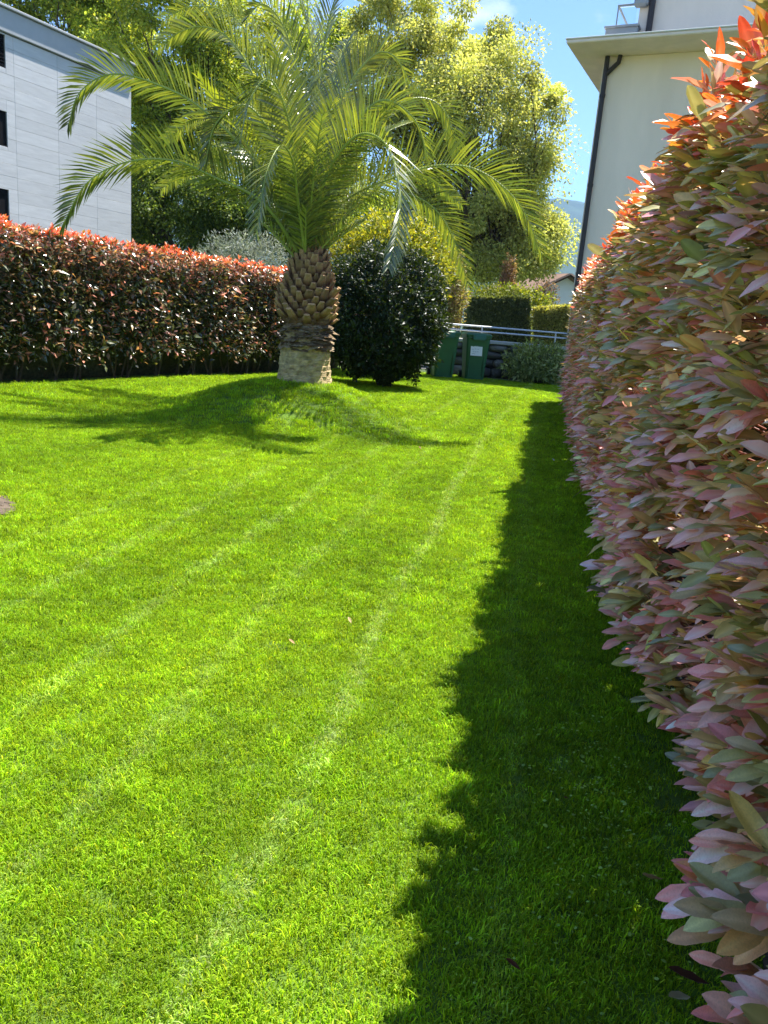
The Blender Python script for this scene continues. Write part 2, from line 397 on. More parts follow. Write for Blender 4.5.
for r in range(int(zfas / ph) + 1):
    z1 = zfas - r * ph; z0 = max(z1 - ph, 0.0)
    if z0 < 1.2: break
    off = 0.0
    for c in range(nc):
        u1 = -c * pw - off; u0 = u1 - pw
        pieces = [(u0, u1, z0, z1)]
        for (wu, wz1, wz0) in wins:
            q = []
            for (a0, a1, b0, b1) in pieces:
                if b0 >= wz1 or b1 <= wz0 or a1 <= wu - 1.25 or a0 >= wu: q.append((a0, a1, b0, b1)); continue
                if a1 > wu: q.append((wu, a1, b0, b1))
                if a0 < wu - 1.25: q.append((a0, wu - 1.25, b0, b1))
                c0, c1 = max(a0, wu - 1.25), min(a1, wu)
                if b1 > wz1: q.append((c0, c1, wz1, b1))
                if b0 < wz0: q.append((c0, c1, b0, wz0))
            pieces = q
        for (p0, p1, y0_, y1_) in pieces:
            w = p1 - p0 - 0.005
            if w < 0.03 or y1_ - y0_ < .03: continue
            tone = random.uniform(0.95, 1.05)
            mb = MB(); addbox(mb, (0, 0, 0), (w, 0.04, y1_ - y0_ - 0.005), 0.003, None, (tone, tone, tone * 1.01))
            o = mb.build('panel', MAT['panel']); o.parent = bl
            o.location = ((p0 + p1) / 2, 0.01 + random.uniform(-.001, .001), (y0_ + y1_) / 2)
bl.rotation_euler = (0, 0, math.atan2(LD[1], LD[0]))
for o in bl.children:
    if o.name.startswith('panel'): o.matrix_parent_inverse = Matrix.Identity(4)
    else: o.matrix_parent_inverse = Matrix.LocRotScale(Vector(cor), bl.rotation_euler, None).inverted()
def blpart(name, u, w, z, size, mat, bev=0.01, parent=None):
    mb = MB(); addbox(mb, (0, 0, 0), size, bev); o = mb.build(name, mat); o.parent = parent or bl; o.location = (u, w, z); return o
blpart('fascia', -8.98, 4.9, (zfas + ztop) / 2 + .02, (18.06, 10.0, ztop - zfas - 0.03), MAT['fascia'])
blpart('roof_edge', -8.96, 4.85, ztop + 0.06, (18.2, 10.1, 0.07), MAT['fascia'])
for (wu, wz1, wz0) in wins:
    w = blpart('window', wu - 0.62, 0.075, (wz1 + wz0) / 2, (1.24, 0.06, wz1 - wz0), MAT['dark'])
    ns = 9
    for k in range(ns if wz1 == wins[0][1] else 0):
        s = blpart('slat', 0, -0.055, ((k + .5) / ns - .5) * (wz1 - wz0) * 0.96, (1.16, 0.035, 0.03), MAT['dark'], 0.004, w)
    blpart('sill', 0, -0.055, -(wz1 - wz0) / 2 + 0.02, (1.22, 0.05, 0.03), MAT['dark'], 0.004, w)

# ================================================================== RIGHT BUILDING
U = np.array([.905, -.425]); Vv = np.array([.425, .905]); RYc = 21.5
cornr = atY(585, 200, RYc); cornr[2] = 0
n_front = np.array([-Vv[0], -Vv[1], 0])
zs = onplane(612, 57, cornr, n_front)[2]
sc_corner = atZ(566, 43.5, zs)      # front-left lower corner of the slab
rb = empty('cream_building', cornr, math.atan2(U[1], U[0]))
tag(rb, 'cream rendered house wall with wide eaves slab and dark downpipe behind right hedge', 'building')
Rr = frame(U)
dloc = (sc_corner - cornr) @ Rr          # (u, v) offsets: both negative
ou, ov = -dloc[0], -dloc[1]
def rbpart(name, c, size, mat, bev=0.01, parent=None):
    mb = MB(); addbox(mb, (0, 0, 0), size, bev); o = mb.build(name, mat); o.parent = parent or rb; o.location = c; return o
rbpart('wall', (7, 5, zs / 2 - 0.3), (14, 10, zs + 0.59), MAT['cream'], 0.0)
th = 0.085
rbpart('eaves_slab', (7 - ou / 2, 5 - ov / 2, zs + th / 2), (14 + ou, 10 + ov, th), MAT['soffit'], 0.02)
rbpart('drip_edge', (7 - ou / 2 - .02, 5 - ov / 2 - .02, zs + th + 0.016), (14 + ou, 10 + ov, 0.03), MAT['housewhite'], 0.006)  # white colour stands in for light catching the slab's top edge
# upper storey, set back on the slab
v2 = 0.35
p_up = cornr + Rr @ np.array([0, v2, 0])
lu = (onplane(641, 20, p_up, n_front) - cornr) @ Rr
rbpart('upper_wall', (lu[0] + 6, v2 + 4, zs + th + 1.55), (12, 8, 3.0), MAT['cream'], 0.0)
def pxl(px, py, v):     # local coords of a pixel on the plane v = const
    return (onplane(px, py, cornr + Rr @ np.array([0, v, 0]), n_front) - cornr) @ Rr
def rbtube(name, pts, r, mat, parent=None, n=10):
    mb = MB(); tube(mb, pts, r, n); o = mb.build(name, mat, smooth=True); o.parent = parent or rb; return o
# downpipe on the front wall
a = pxl(607.5, 58, -0.09); b = pxl(570.5, 322, -0.09); e = pxl(619, 58, -0.12)
pipe = rbtube('downpipe', [(a[0], -0.09, zs - 0.01), (a[0], -0.09, zs * 0.6), (a[0] + 0.0, -0.09, -0.02)], 0.06, MAT['pipe'])
rbtube('pipe_branch', [(e[0] + .02, -0.09, zs - 0.0), (e[0], -0.09, zs - 0.16), (e[0] - 0.12, -0.09, zs - 0.27), (a[0] + 0.02, -0.09, zs - 0.42)], 0.055, MAT['pipe'], pipe)
for zz in (zs - 0.9, zs - 3.0, zs - 5.2):
    mb = MB(); tube(mb, [(a[0], -0.09, zz - 0.035), (a[0], -0.09, zz + 0.035)], 0.072, 12); o = mb.build('pipe_clip', MAT['pipe']); o.parent = pipe
    addm = rbpart('pipe_bracket', (a[0], -0.03, zz), (0.04, 0.06, 0.03), MAT['pipe'], 0.0, pipe)
au = pxl(650, 15, v2 - .1)
rbtube('upper_downpipe', [(au[0] + .02, v2 - .1, zs + th + 3), (au[0] + .02, v2 - .1, zs + th + .3), (au[0], v2 - .11, zs + th + .17), (au[0] - .12, v2 - .1, zs + th + 0.12), (au[0] - .32, v2 - .1, zs + th + 0.10)], 0.075, MAT['pipe'])
rbpart('corner_trim', (lu[0] + 0.05, v2 - .012, zs + th + 1.55), (0.22, 0.05, 3.0), MAT['soffit'], 0.003)
# grey planter parapet with a balcony rail
pa = pxl(605.5, 30, v2 - .3); pb = pxl(638, 26, v2 - .3)
box = rbpart('planter', ((pa[0] + pb[0]) / 2, v2, (zs + th + .05 + pb[2]) / 2), (pb[0] - pa[0], 0.6, pb[2] - zs - th - .05), MAT['greymetal'], 0.01)
rbpart('planter_rim', (0, -0.02, (pb[2] - zs - th - .05) / 2 + .02), (pb[0] - pa[0] + .06, 0.66, 0.05), MAT['greymetal'], 0.006, box)
g1 = pxl(618, 6, v2); g2 = pxl(640, 3, v2)
rl = rbpart('balcony_rail', ((g1[0] + g2[0]) / 2 + .05, v2, g2[2] - .02), (g2[0] - g1[0] + .1, 0.05, 0.04), MAT['greymetal'], 0.005)
zb = pb[2] + .05
for uu in (g1[0] + .02, g1[0] + .62):
    rbpart('rail_post', (uu - (g1[0] + g2[0]) / 2 - .05, 0, -(g2[2] - zb) / 2), (0.03, 0.03, g2[2] - zb), MAT['greymetal'], 0.003, rl)
rbpart('side_rail', (g1[0] + .02, v2 + 0.75, g2[2] - .02), (0.04, 1.45, 0.04), MAT['greymetal'], 0.004)
rbpart('glass_panel', ((g1[0] + g2[0]) / 2, v2 + 0.0, (zb + g2[2]) / 2 - .02), (g2[0] - g1[0] - .12, 0.012, g2[2] - zb - .09), MAT['glass'], 0.0)
# lamp-like box under the upper corner
pv = pxl(641, 4, v2 - .2)
rbpart('wall_box', (pv[0], v2 - .13, pv[2] + .1), (0.34, 0.22, 0.28), MAT['greymetal'], 0.05)

# ================================================================== FOLIAGE BUILDERS
def limbs(mb, base, clumps, r0, trunk_h, lean=(0, 0), nfork=5, col=(1, 1, 1), frac=0.5):
    base = np.array(base, float); top = base + np.array([lean[0], lean[1], trunk_h])
    tp = bez([base, base + (top - base) * .5 + [0.05, 0.02, 0], top], 7)
    tube(mb, tp, np.linspace(r0 * 1.15, r0 * .7, 7), 9, col)
    mb.add(*[x for x in (lambda: (np.array([[0, 0, 0]]) + base, np.zeros((0, 3), int)))()], col) if False else None
    idx = rng.permutation(len(clumps))[:max(3, int(len(clumps) * frac))]
    cl = clumps[idx]
    ang = np.arctan2(cl[:, 1] - top[1], cl[:, 0] - top[0]); grp = ((ang + math.pi) / (2 * math.pi) * nfork).astype(int) % nfork
    for g in range(nfork):
        m = cl[grp == g]
        if len(m) == 0: continue
        cen = m.mean(0); start = tp[4 + g % 3]; mid = start + (cen - start) * .55 + rng.normal(0, .15, 3) * np.linalg.norm(cen - start) * .25
        mp = bez([start, (start + mid) / 2 + [0, 0, .1 * np.linalg.norm(mid - start)], mid, cen], 9)
        tube(mb, mp, np.linspace(r0 * .5, r0 * .14, 9), 6, col)
        for c in m:
            s = mp[rng.integers(3, 8)]; q = (s + c) / 2 + rng.normal(0, .08, 3) * np.linalg.norm(c - s)
            tube(mb, bez([s, q, c], 5), np.linspace(r0 * .16, r0 * .03, 5), 4, col, False)

def clump_points(cen, rad, n, shell=0.55, flat=0.0):
    d = rndunit(n); r = (shell + (1 - shell) * rng.random(n) ** 0.7)[:, None]
    p = cen + d * r * np.asarray(rad); return p
def foliage(mb, clumps, crad, nleaf, L, pal, w=None, tmpl=TQ, droop=0.2, var=0.2):
    k = len(clumps); i = rng.integers(0, k, nleaf)
    d = rndunit(nleaf); r = rng.random(nleaf) ** 0.5
    cr = np.broadcast_to(np.asarray(crad, float), (k,)) if np.ndim(crad) < 2 else crad
    base = clumps[i] + d * r[:, None] * cr[i][:, None] * [1, 1, .75]
    dirs = nrm(d * 0.8 + rndunit(nleaf) * .8 + [0, 0, -droop])
    nor = nrm(rndunit(nleaf) * .75 + [0, 0, .9])
    tone = np.exp(rng.normal(0, .14, k))[i]
    col = pick(pal, nleaf, w, var) * tone[:, None]
    leaves(mb, base, dirs, nor, L * np.exp(rng.normal(0, .2, nleaf)), np.clip(col, .003, .9), tmpl)

def tree(name, label, base, crown_c, crown_r, nclump, crad, nleaf, L, pal, w, r0, trunk_h, mat='tree', cat='tree', group=None, lean=(0, 0), shell=0.5, keep=None, frac=.5, nfork=5):
    root = empty(name, base); tag(root, label, cat, group)
    cl = clump_points(np.array(crown_c), crown_r, nclump, shell)
    if keep is not None: cl = cl[keep(cl)]
    mb = MB(); limbs(mb, base, cl, r0, trunk_h, lean, nfork, frac=frac); mb.build('trunk', MAT['bark'], root, smooth=True)
    mb = MB(); foliage(mb, cl, crad * np.exp(rng.normal(0, .25, len(cl))), nleaf, L, pal, w); mb.build('crown', MAT[mat], root)
    return root

# ---- background trees
GY = [(0.408, 0.468, 0.060), (0.276, 0.360, 0.060), (0.552, 0.540, 0.072), (0.180, 0.252, 0.048)]
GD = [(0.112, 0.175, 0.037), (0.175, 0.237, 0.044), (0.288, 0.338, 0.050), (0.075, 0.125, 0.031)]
def P3(px, py, Y): return atY(px, py, Y)
# big pale tree: several lobes following its outline
root = empty('broadleaf_tree', atY(452, 320, 37) * [1, 1, 0] + [0, 0, -.05])
tag(root, 'large round yellow-green tree in spring leaf left of the cream house', 'tree', 'background trees')
lobes = [(402, 40, 38, 52, 46), (450, 45, 38, 48, 44), (505, 85, 37, 46, 46), (535, 135, 37, 30, 46), (470, 120, 36, 62, 55), (420, 130, 37, 62, 55), (520, 195, 37, 40, 45),
         (485, 225, 37, 55, 45), (535, 245, 37, 26, 30), (440, 220, 38, 60, 55), (385, 90, 38, 40, 50), (500, 268, 37, 42, 24)]
cls = []
for (px, py, Y, rx, ry) in lobes:
    c = P3(px, py, Y); s = Y / FPX
    cls.append(clump_points(c, (rx * s, rx * s * 1.05, ry * s), 26, .35))
cls = np.concatenate(cls)
mb = MB(); limbs(mb, np.array(root.location), cls, .34, 4.2, (.2, 0), 7, frac=.6); mb.build('trunk', MAT['bark'], root, smooth=True)
mb = MB(); foliage(mb, cls, .78 * np.exp(rng.normal(0, .28, len(cls))), 150000, .145, [(0.480, 0.492, 0.156), (0.396, 0.432, 0.144), (0.600, 0.576, 0.216), (0.288, 0.336, 0.120)], [4, 4, 2, 2]); mb.build('crown', MAT['tree'], root)
def lobetree(name, label, basepx, Y, lobes, nper, crad, nleaf, L, pal, w, r0, th, lean=(0, 0), nfork=5, frac=.5):
    root = empty(name, atY(basepx, 310, Y) * [1, 1, 0] + [0, 0, -.05]); tag(root, label, 'tree', 'background trees')
    cls = np.concatenate([clump_points(P3(px, py, Y + dy), np.array((rx, rx, ry)) * Y / FPX, nper, .3) for (px, py, dy, rx, ry) in lobes])
    mb = MB(); limbs(mb, np.array(root.location), cls, r0, th, lean, nfork, frac=frac); mb.build('trunk', MAT['bark'], root, smooth=True)
    mb = MB(); foliage(mb, cls, crad * np.exp(rng.normal(0, .28, len(cls))), nleaf, L, pal, w); mb.build('crown', MAT['tree'], root)
    return root
lobetree('broadleaf_tree', 'tall leafy tree behind the roof of the panelled block', 62, 41, [(30, -10, 0, 60, 45), (85, 15, 0, 55, 40), (100, -60, 0, 60, 40), (20, -80, 0, 60, 40), (120, 50, 1, 40, 35)], 26, .8, 60000, .17, GY, [3, 4, 2, 3], .3, 7)
lobetree('broadleaf_tree', 'tall bright green tree directly left of the palm crown', 190, 38, [(150, 30, 0, 50, 45), (200, 90, 0, 45, 45), (170, 145, 0, 40, 35), (225, 30, 1, 50, 50), (240, 110, 1, 40, 40), (190, -40, 0, 60, 40), (150, 95, 0, 30, 30)], 24, .8, 80000, .155, GY, [4, 4, 2, 2], .26, 5.5, (.5, 0))
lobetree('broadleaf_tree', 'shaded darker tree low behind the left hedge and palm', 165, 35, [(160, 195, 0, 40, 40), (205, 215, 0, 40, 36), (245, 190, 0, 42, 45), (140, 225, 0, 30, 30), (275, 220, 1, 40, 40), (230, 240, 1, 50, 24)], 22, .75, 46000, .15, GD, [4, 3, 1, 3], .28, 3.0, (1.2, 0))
lobetree('broadleaf_tree', 'green tree behind the palm crown top', 300, 42, [(290, 60, 0, 50, 50), (320, 130, 0, 50, 50), (280, 150, 0, 50, 45), (330, 200, 0, 60, 45), (345, 50, 1, 26, 26)], 22, .8, 46000, .17, GY, [3, 4, 1, 3], .28, 5)
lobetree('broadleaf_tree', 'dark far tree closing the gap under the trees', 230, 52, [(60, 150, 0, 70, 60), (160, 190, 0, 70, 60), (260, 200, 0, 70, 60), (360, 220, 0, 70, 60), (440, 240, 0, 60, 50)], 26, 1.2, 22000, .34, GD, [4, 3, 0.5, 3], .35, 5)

# ---- shrubs behind the lawn
def shrub(name, label, base, crown_c, crown_r, nleaf, L, pal, w, mat='shrub', stems=5, shell=.75, cat='shrub', group=None, r0=.03, tmpl=None, crad=.28, nclump=90, zmin=None, up=0.35):
    root = empty(name, base); tag(root, label, cat, group); base = np.array(base, float); cc = np.array(crown_c, float); cr = np.array(crown_r, float)
    mb = MB()
    for k in range(stems):
        e = cc + rndunit(1)[0] * cr * .6; s = base + [random.uniform(-.12, .12), random.uniform(-.12, .12), -.03]
        q = (s * .55 + e * .45) + rng.normal(0, .06, 3)
        tube(mb, bez([s, q, e], 8), np.linspace(r0, r0 * .3, 8), 6)
        for j in range(4):
            e2 = cc + rndunit(1)[0] * cr * .9; tube(mb, bez([q, (q + e2) / 2 + rng.normal(0, .05, 3), e2], 5), np.linspace(r0 * .5, r0 * .15, 5), 5)
    mb.build('stems', MAT['bark'], root, smooth=True)
    n = nleaf; d = rndunit(n); bump = 1 + .09 * np.sin(d[:, 0] * 7 + 2 * d[:, 2]) * np.sin(d[:, 1] * 6 + 1) + .06 * np.sin(d[:, 2] * 11 + d[:, 0] * 9)
    r = (shell + (1 - shell) * rng.random(n)) * bump * np.where(rng.random(n) < .04, 1.08, 1)
    p = cc + d * r[:, None] * cr
    if zmin is not None:
        m = p[:, 2] > zmin + .1 * np.sin(p[:, 0] * 9) ; p = p[m]; d = d[m]; n = len(p)
    dirs = nrm(d * .7 + rndunit(n) * .8 + [0, 0, .1]); nor = nrm(d * .6 + rndunit(n) * .6 + [0, 0, up])
    mb = MB(); leaves(mb, p, dirs, nor, L * np.exp(rng.normal(0, .2, n)), pick(pal, n, w, .2), tmpl or leaf_template(False, .3, .15, .45))
    mb.build('foliage', MAT[mat], root)
    return root
s0 = atZ(383, 387, 0.0); sY = s0[1]
cc = atY(383, 317, sY)
shrub('round_shrub', 'big dark glossy rounded shrub on the lawn just right of the palm trunk', (s0[0], s0[1], 0), cc, (1.2, 1.2, 1.30), 36000, .08, [(0.014, 0.030, 0.011), (0.022, 0.042, 0.012), (0.035, 0.055, 0.014), (0.009, 0.02, 0.008)], [4, 4, 1.5, 3], 'camellia', 7, .72, r0=.045, zmin=.16)
c2 = atY(390, 266, 18.4)
shrub('golden_shrub', 'yellow-green sunlit shrub rising behind the dark rounded shrub', (c2[0], 18.4, -.02), c2, (1.5, 1.1, 1.15), 17000, .10, [(0.34, 0.34, 0.03), (0.24, 0.28, 0.03), (0.44, 0.40, 0.05), (0.13, 0.18, 0.03)], [4, 4, 2, 2], 'shrub', 6, .55, r0=.04)
c3 = atY(450, 288, 25)
shrub('blossom_shrub', 'loose pinkish spring shrub behind the two green bins', (c3[0], 25, -.05), c3 - [0, 0, .2], (.62, .6, 1.4), 5000, .10, [(0.32, 0.22, 0.13), (0.28, 0.27, 0.07), (0.42, 0.36, 0.24), (0.20, 0.21, 0.06)], [3, 4, 2, 3], 'shrub', 5, .35)
c4 = atY(508, 276, 34)
shrub('bronze_shrub', 'small reddish-leaved bush above the dark clipped hedge', (c4[0], 34, -.05), c4, (.35, .35, .95), 1100, .12, [(0.36, 0.20, 0.14), (0.28, 0.20, 0.12), (0.40, 0.26, 0.2)], None, 'shrub', 4, .3)
c5 = atY(546, 292, 52)
shrub('bronze_shrub', 'purple-leaved bush in front of the small white house', (c5[0], 52, -.05), c5 - [0, 0, .5], (.9, .8, 1.5), 1500, .16, [(0.16, 0.08, 0.09), (0.24, 0.16, 0.15), (0.10, 0.08, 0.05)], None, 'shrub', 4, .3)
c6 = atY(246, 258, 19.5)
shrub('olive_tree', 'silvery grey olive bush just behind the left hedge by the palm', (c6[0], 19.5, -.05), c6 - [0, 0, .1], (1.25, .9, .75), 7000, .10, [(0.24, 0.27, 0.22), (0.16, 0.19, 0.14), (0.33, 0.36, 0.31)], None, 'olive', 5, .35, tmpl=leaf_template(False, .2, .1, .2))
c7 = atY(512, 294, 33)
shrub('lime_shrub', 'bright yellow-green bushes along the top of the clipped hedge', (c7[0], 33, -.05), c7 - [0, 0, .35], (1.9, .8, .75), 6000, .13, [(0.28, 0.30, 0.03), (0.20, 0.24, 0.03), (0.12, 0.17, 0.02)], None, 'shrub', 6, .4)
b0 = atZ(540, 383, 0); c8 = atY(541, 361, b0[1])
shrub('low_bush', 'low spreading green bush in front of the stone wall by the right hedge', (c8[0], b0[1], 0), c8 - [0, 0, .12], (1.0, .65, .62), 6500, .12, [(0.25, 0.30, 0.11), (0.17, 0.22, 0.08), (0.42, 0.45, 0.22)], [4, 4, 2], 'shrub', 7, .4, tmpl=leaf_template(False, .2, .25, .28), zmin=.05)

# ---- clipped hedges behind the street
def clipped(name, label, corners_px, Y, depth, zb, pal, w, nleaf, L, mat='shrub'):
    (xa, ya), (xb, yb), (xc, yc), (xd, yd) = corners_px      # bottom-left, top-left, top-right, bottom-right
    a, b, c, d = atY(xa, ya, Y), atY(xb, yb, Y), atY(xc, yc, Y), atY(xd, yd, Y)
    a[2] = d[2] = zb
    root = empty(name, ((a[0] + d[0]) / 2, Y + depth / 2, zb)); tag(root, label, 'hedge')
    mb = MB(); k = 0.12
    f = [a + [k, k, 0], b + [k, k, -k], c + [-k, k, -k], d + [-k, k, 0]]; bk = [p + [0, depth - 2 * k, 0] for p in f]
    mb.add(np.array(f + bk), [(0, 3, 2, 1), (1, 2, 6, 5), (0, 1, 5, 4), (3, 7, 6, 2), (4, 5, 6, 7)]); mb.build('blocking_core', MAT['core'], root)  # solid dark core added behind the leaf shell, no twigs modelled
    n = nleaf; m = MB(); s = rng.random(n); t = rng.random(n); wsel = rng.random(n)
    def surf(p0, p1, p2, p3, s, t): return (p0 * (1 - s) + p3 * s) * (1 - t) + (p1 * (1 - s) + p2 * s) * t
    s_, t_ = s[:, None], t[:, None]
    P = np.where((wsel < .55)[:, None], surf(a, b, c, d, s_, t_), np.where((wsel < .8)[:, None], surf(b, b + [0, depth, 0], c + [0, depth, 0], c, s_, t_),
        np.where((wsel < .9)[:, None], surf(a, b, b + [0, depth, 0], a + [0, depth, 0], s_, t_), surf(d, c, c + [0, depth, 0], d + [0, depth, 0], s_, t_))))
    N_ = np.where((wsel < .55)[:, None], np.array([0, -1, .1]), np.where((wsel < .8)[:, None], np.array([0, 0, 1.0]), np.where((wsel < .9)[:, None], np.array([-1, 0, 0.1]), np.array([1, 0, .1]))))
    P = P - N_ * rng.random((n, 1)) * .12
    leaves(m, P, nrm(N_ * .5 + rndunit(n) * .7 + [0, 0, .3]), nrm(N_ + rndunit(n) * .7), L * np.exp(rng.normal(0, .2, n)), pick(pal, n, w, .25), TQ)
    m.build('foliage', MAT[mat], root); return root
clipped('clipped_hedge', 'dark green trimmed hedge block with flat top behind the railing', [(461, 345), (471, 297), (531, 297), (536, 345)], 28.5, 1.4, -.06, [(0.12, 0.15, 0.06), (0.15, 0.18, 0.07), (0.08, 0.11, 0.04)], None, 20000, .09)
clipped('clipped_hedge', 'lighter yellow-green trimmed hedge between dark hedge and cream house', [(534, 345), (535, 308), (580, 305), (580, 345)], 29.5, 1.2, -.06, [(0.38, 0.40, 0.12), (0.28, 0.31, 0.10), (0.48, 0.46, 0.18)], None, 11000, .09)

# ---- small far house
h0 = atY(566, 296, 78); hs = 78 / FPX
root = empty('small_house', (h0[0], 78, -.06)); tag(root, 'small white house with brown tiled gable roof in the far distance', 'house')
zr = atY(565, 276, 78)[2]; ze = atY(572, 292, 78)[2]
mb = MB(); hw = 2.6; dl = 7.0
g = np.array([(h0[0] - hw, 78, -.06), (h0[0] + hw, 78, -.06), (h0[0] + hw, 78, ze), (h0[0], 78, zr - .1), (h0[0] - hw, 78, ze)])
bk = g + [-dl * .6, dl, 0]
mb.add(np.vstack([g, bk]), [(0, 1, 2, 3, 4)]); mb.f.append(np.array([(9, 8, 7, 6, 5)])); mb.f.append(np.array([(0, 5, 6, 1), (1, 6, 7, 2), (4, 9, 5, 0)])); mb.build('wall', MAT['housewhite'], root)
for sgn in (-1, 1):
    mb = MB(); ov_ = np.array([0.5, -0.7, 0]); e0 = np.array([h0[0] + sgn * (hw + .7), 77.2, ze - .7 * (zr - ze) / hw]); r0_ = np.array([h0[0], 77.2, zr])
    e1 = e0 + np.array([-dl * .62, dl + 1.2, 0]); r1 = r0_ + np.array([-dl * .62, dl + 1.2, 0]); th_ = np.array([0, 0, .22])
    mb.add(np.array([e0, r0_, r1, e1, e0 + th_, r0_ + th_, r1 + th_, e1 + th_]), [(0, 1, 2, 3), (4, 7, 6, 5), (0, 4, 5, 1), (3, 2, 6, 7), (0, 3, 7, 4)]); rf = mb.build('roof', MAT['roof'], root)
    mb = MB(); tube(mb, [e0 + [0, -.05, .1], r0_ + [0, -.05, .1]], .16, 4); mb.build('bargeboard', MAT['timber'], root)

# ================================================================== WALL, RAILING, BINS
wy = b0[1] + .75
wl = atY(432, 344, wy); wr = atY(575, 350, wy); zc = 0.86
root = empty('stone_wall', ((wl[0] + wr[0]) / 2, wy + .2, -.05)); tag(root, 'low dark rough stone wall with pale coping behind the bins', 'wall')
mb = MB(); addbox(mb, ((wl[0] + wr[0]) / 2, wy + .28, zc / 2 - .03), (wr[0] - wl[0], .3, zc), .01, None, (.4, .4, .4)); mb.build('wall_core', MAT['stone'], root)
smesh = []
def rock(s, seed):
    bm = bmesh.new(); bmesh.ops.create_icosphere(bm, subdivisions=2, radius=.5); r = np.random.default_rng(seed)
    ph = r.random(3) * 6; tone = r.uniform(.4, 1.1)
    for v in bm.verts:
        n = v.co.normalized(); k = max(abs(n.x), abs(n.y), abs(n.z)); v.co = n * .5 * (0.45 + .55 / k) * (1 + .07 * math.sin(n.x * 4 + ph[0]) * math.sin(n.z * 5 + ph[1]) + .05 * math.sin(n.y * 6 + ph[2])) * .86
    V = np.array([v.co[:] for v in bm.verts]); F = [[v.index for v in f.verts] for f in bm.faces]; bm.free()
    m = MB(); m.add(V, F, (tone, tone * .98, tone * .94)); return m.mesh('stone', MAT['stone'], True)
for k in range(9): smesh.append(rock(1, k))
z = 0.0; row = 0
while z < zc - .08:
    hgt = [0.27, 0.23, 0.20, .18][row]; x = wl[0] + random.uniform(0, .2)
    while x < wr[0]:
        w_ = random.uniform(.2, .6)
        o = bpy.data.objects.new('stone', random.choice(smesh)); C.objects.link(o); o.parent = root; o.matrix_parent_inverse = PINV(root)
        o.location = (x + w_ / 2, wy + .1 + random.uniform(-.03, .03), z + hgt / 2 - .02); o.scale = (w_ * 1.1, .34, hgt * random.uniform(1.0, 1.3)); o.rotation_euler = (random.uniform(-.15, .15), random.uniform(-.12, .12), random.uniform(-.2, .2))
        x += w_
    z += hgt; row += 1
x = wl[0]
while x < wr[0]:
    mb = MB(); addbox(mb, (x + .6, wy + .22, zc + .05 + random.uniform(0, .006)), (1.19, .52, .09), .015); mb.build('coping_stone', MAT['coping'], root); x += 1.2
# railing
ry = wy + .45; ra = atY(405, 322, ry); re = atY(578, 338, ry)
root = empty('railing', ((ra[0] + re[0]) / 2, ry, 0)); tag(root, 'galvanised two-bar steel railing along the top of the stone wall', 'railing')
for zz in (1.30, 1.17):
    mb = MB(); tube(mb, [(ra[0], ry, zz), ((ra[0] + re[0]) / 2, ry, zz), (re[0], ry, zz)], .024, 10); mb.build('rail', MAT['steel'], root, True)
for xx in (ra[0] + .1, ra[0] + 2.1, ra[0] + 4.1):
    mb = MB(); tube(mb, [(xx, ry, zc - .2), (xx, ry, 1.29)], .022, 8); mb.build('post', MAT['steel'], root, True)

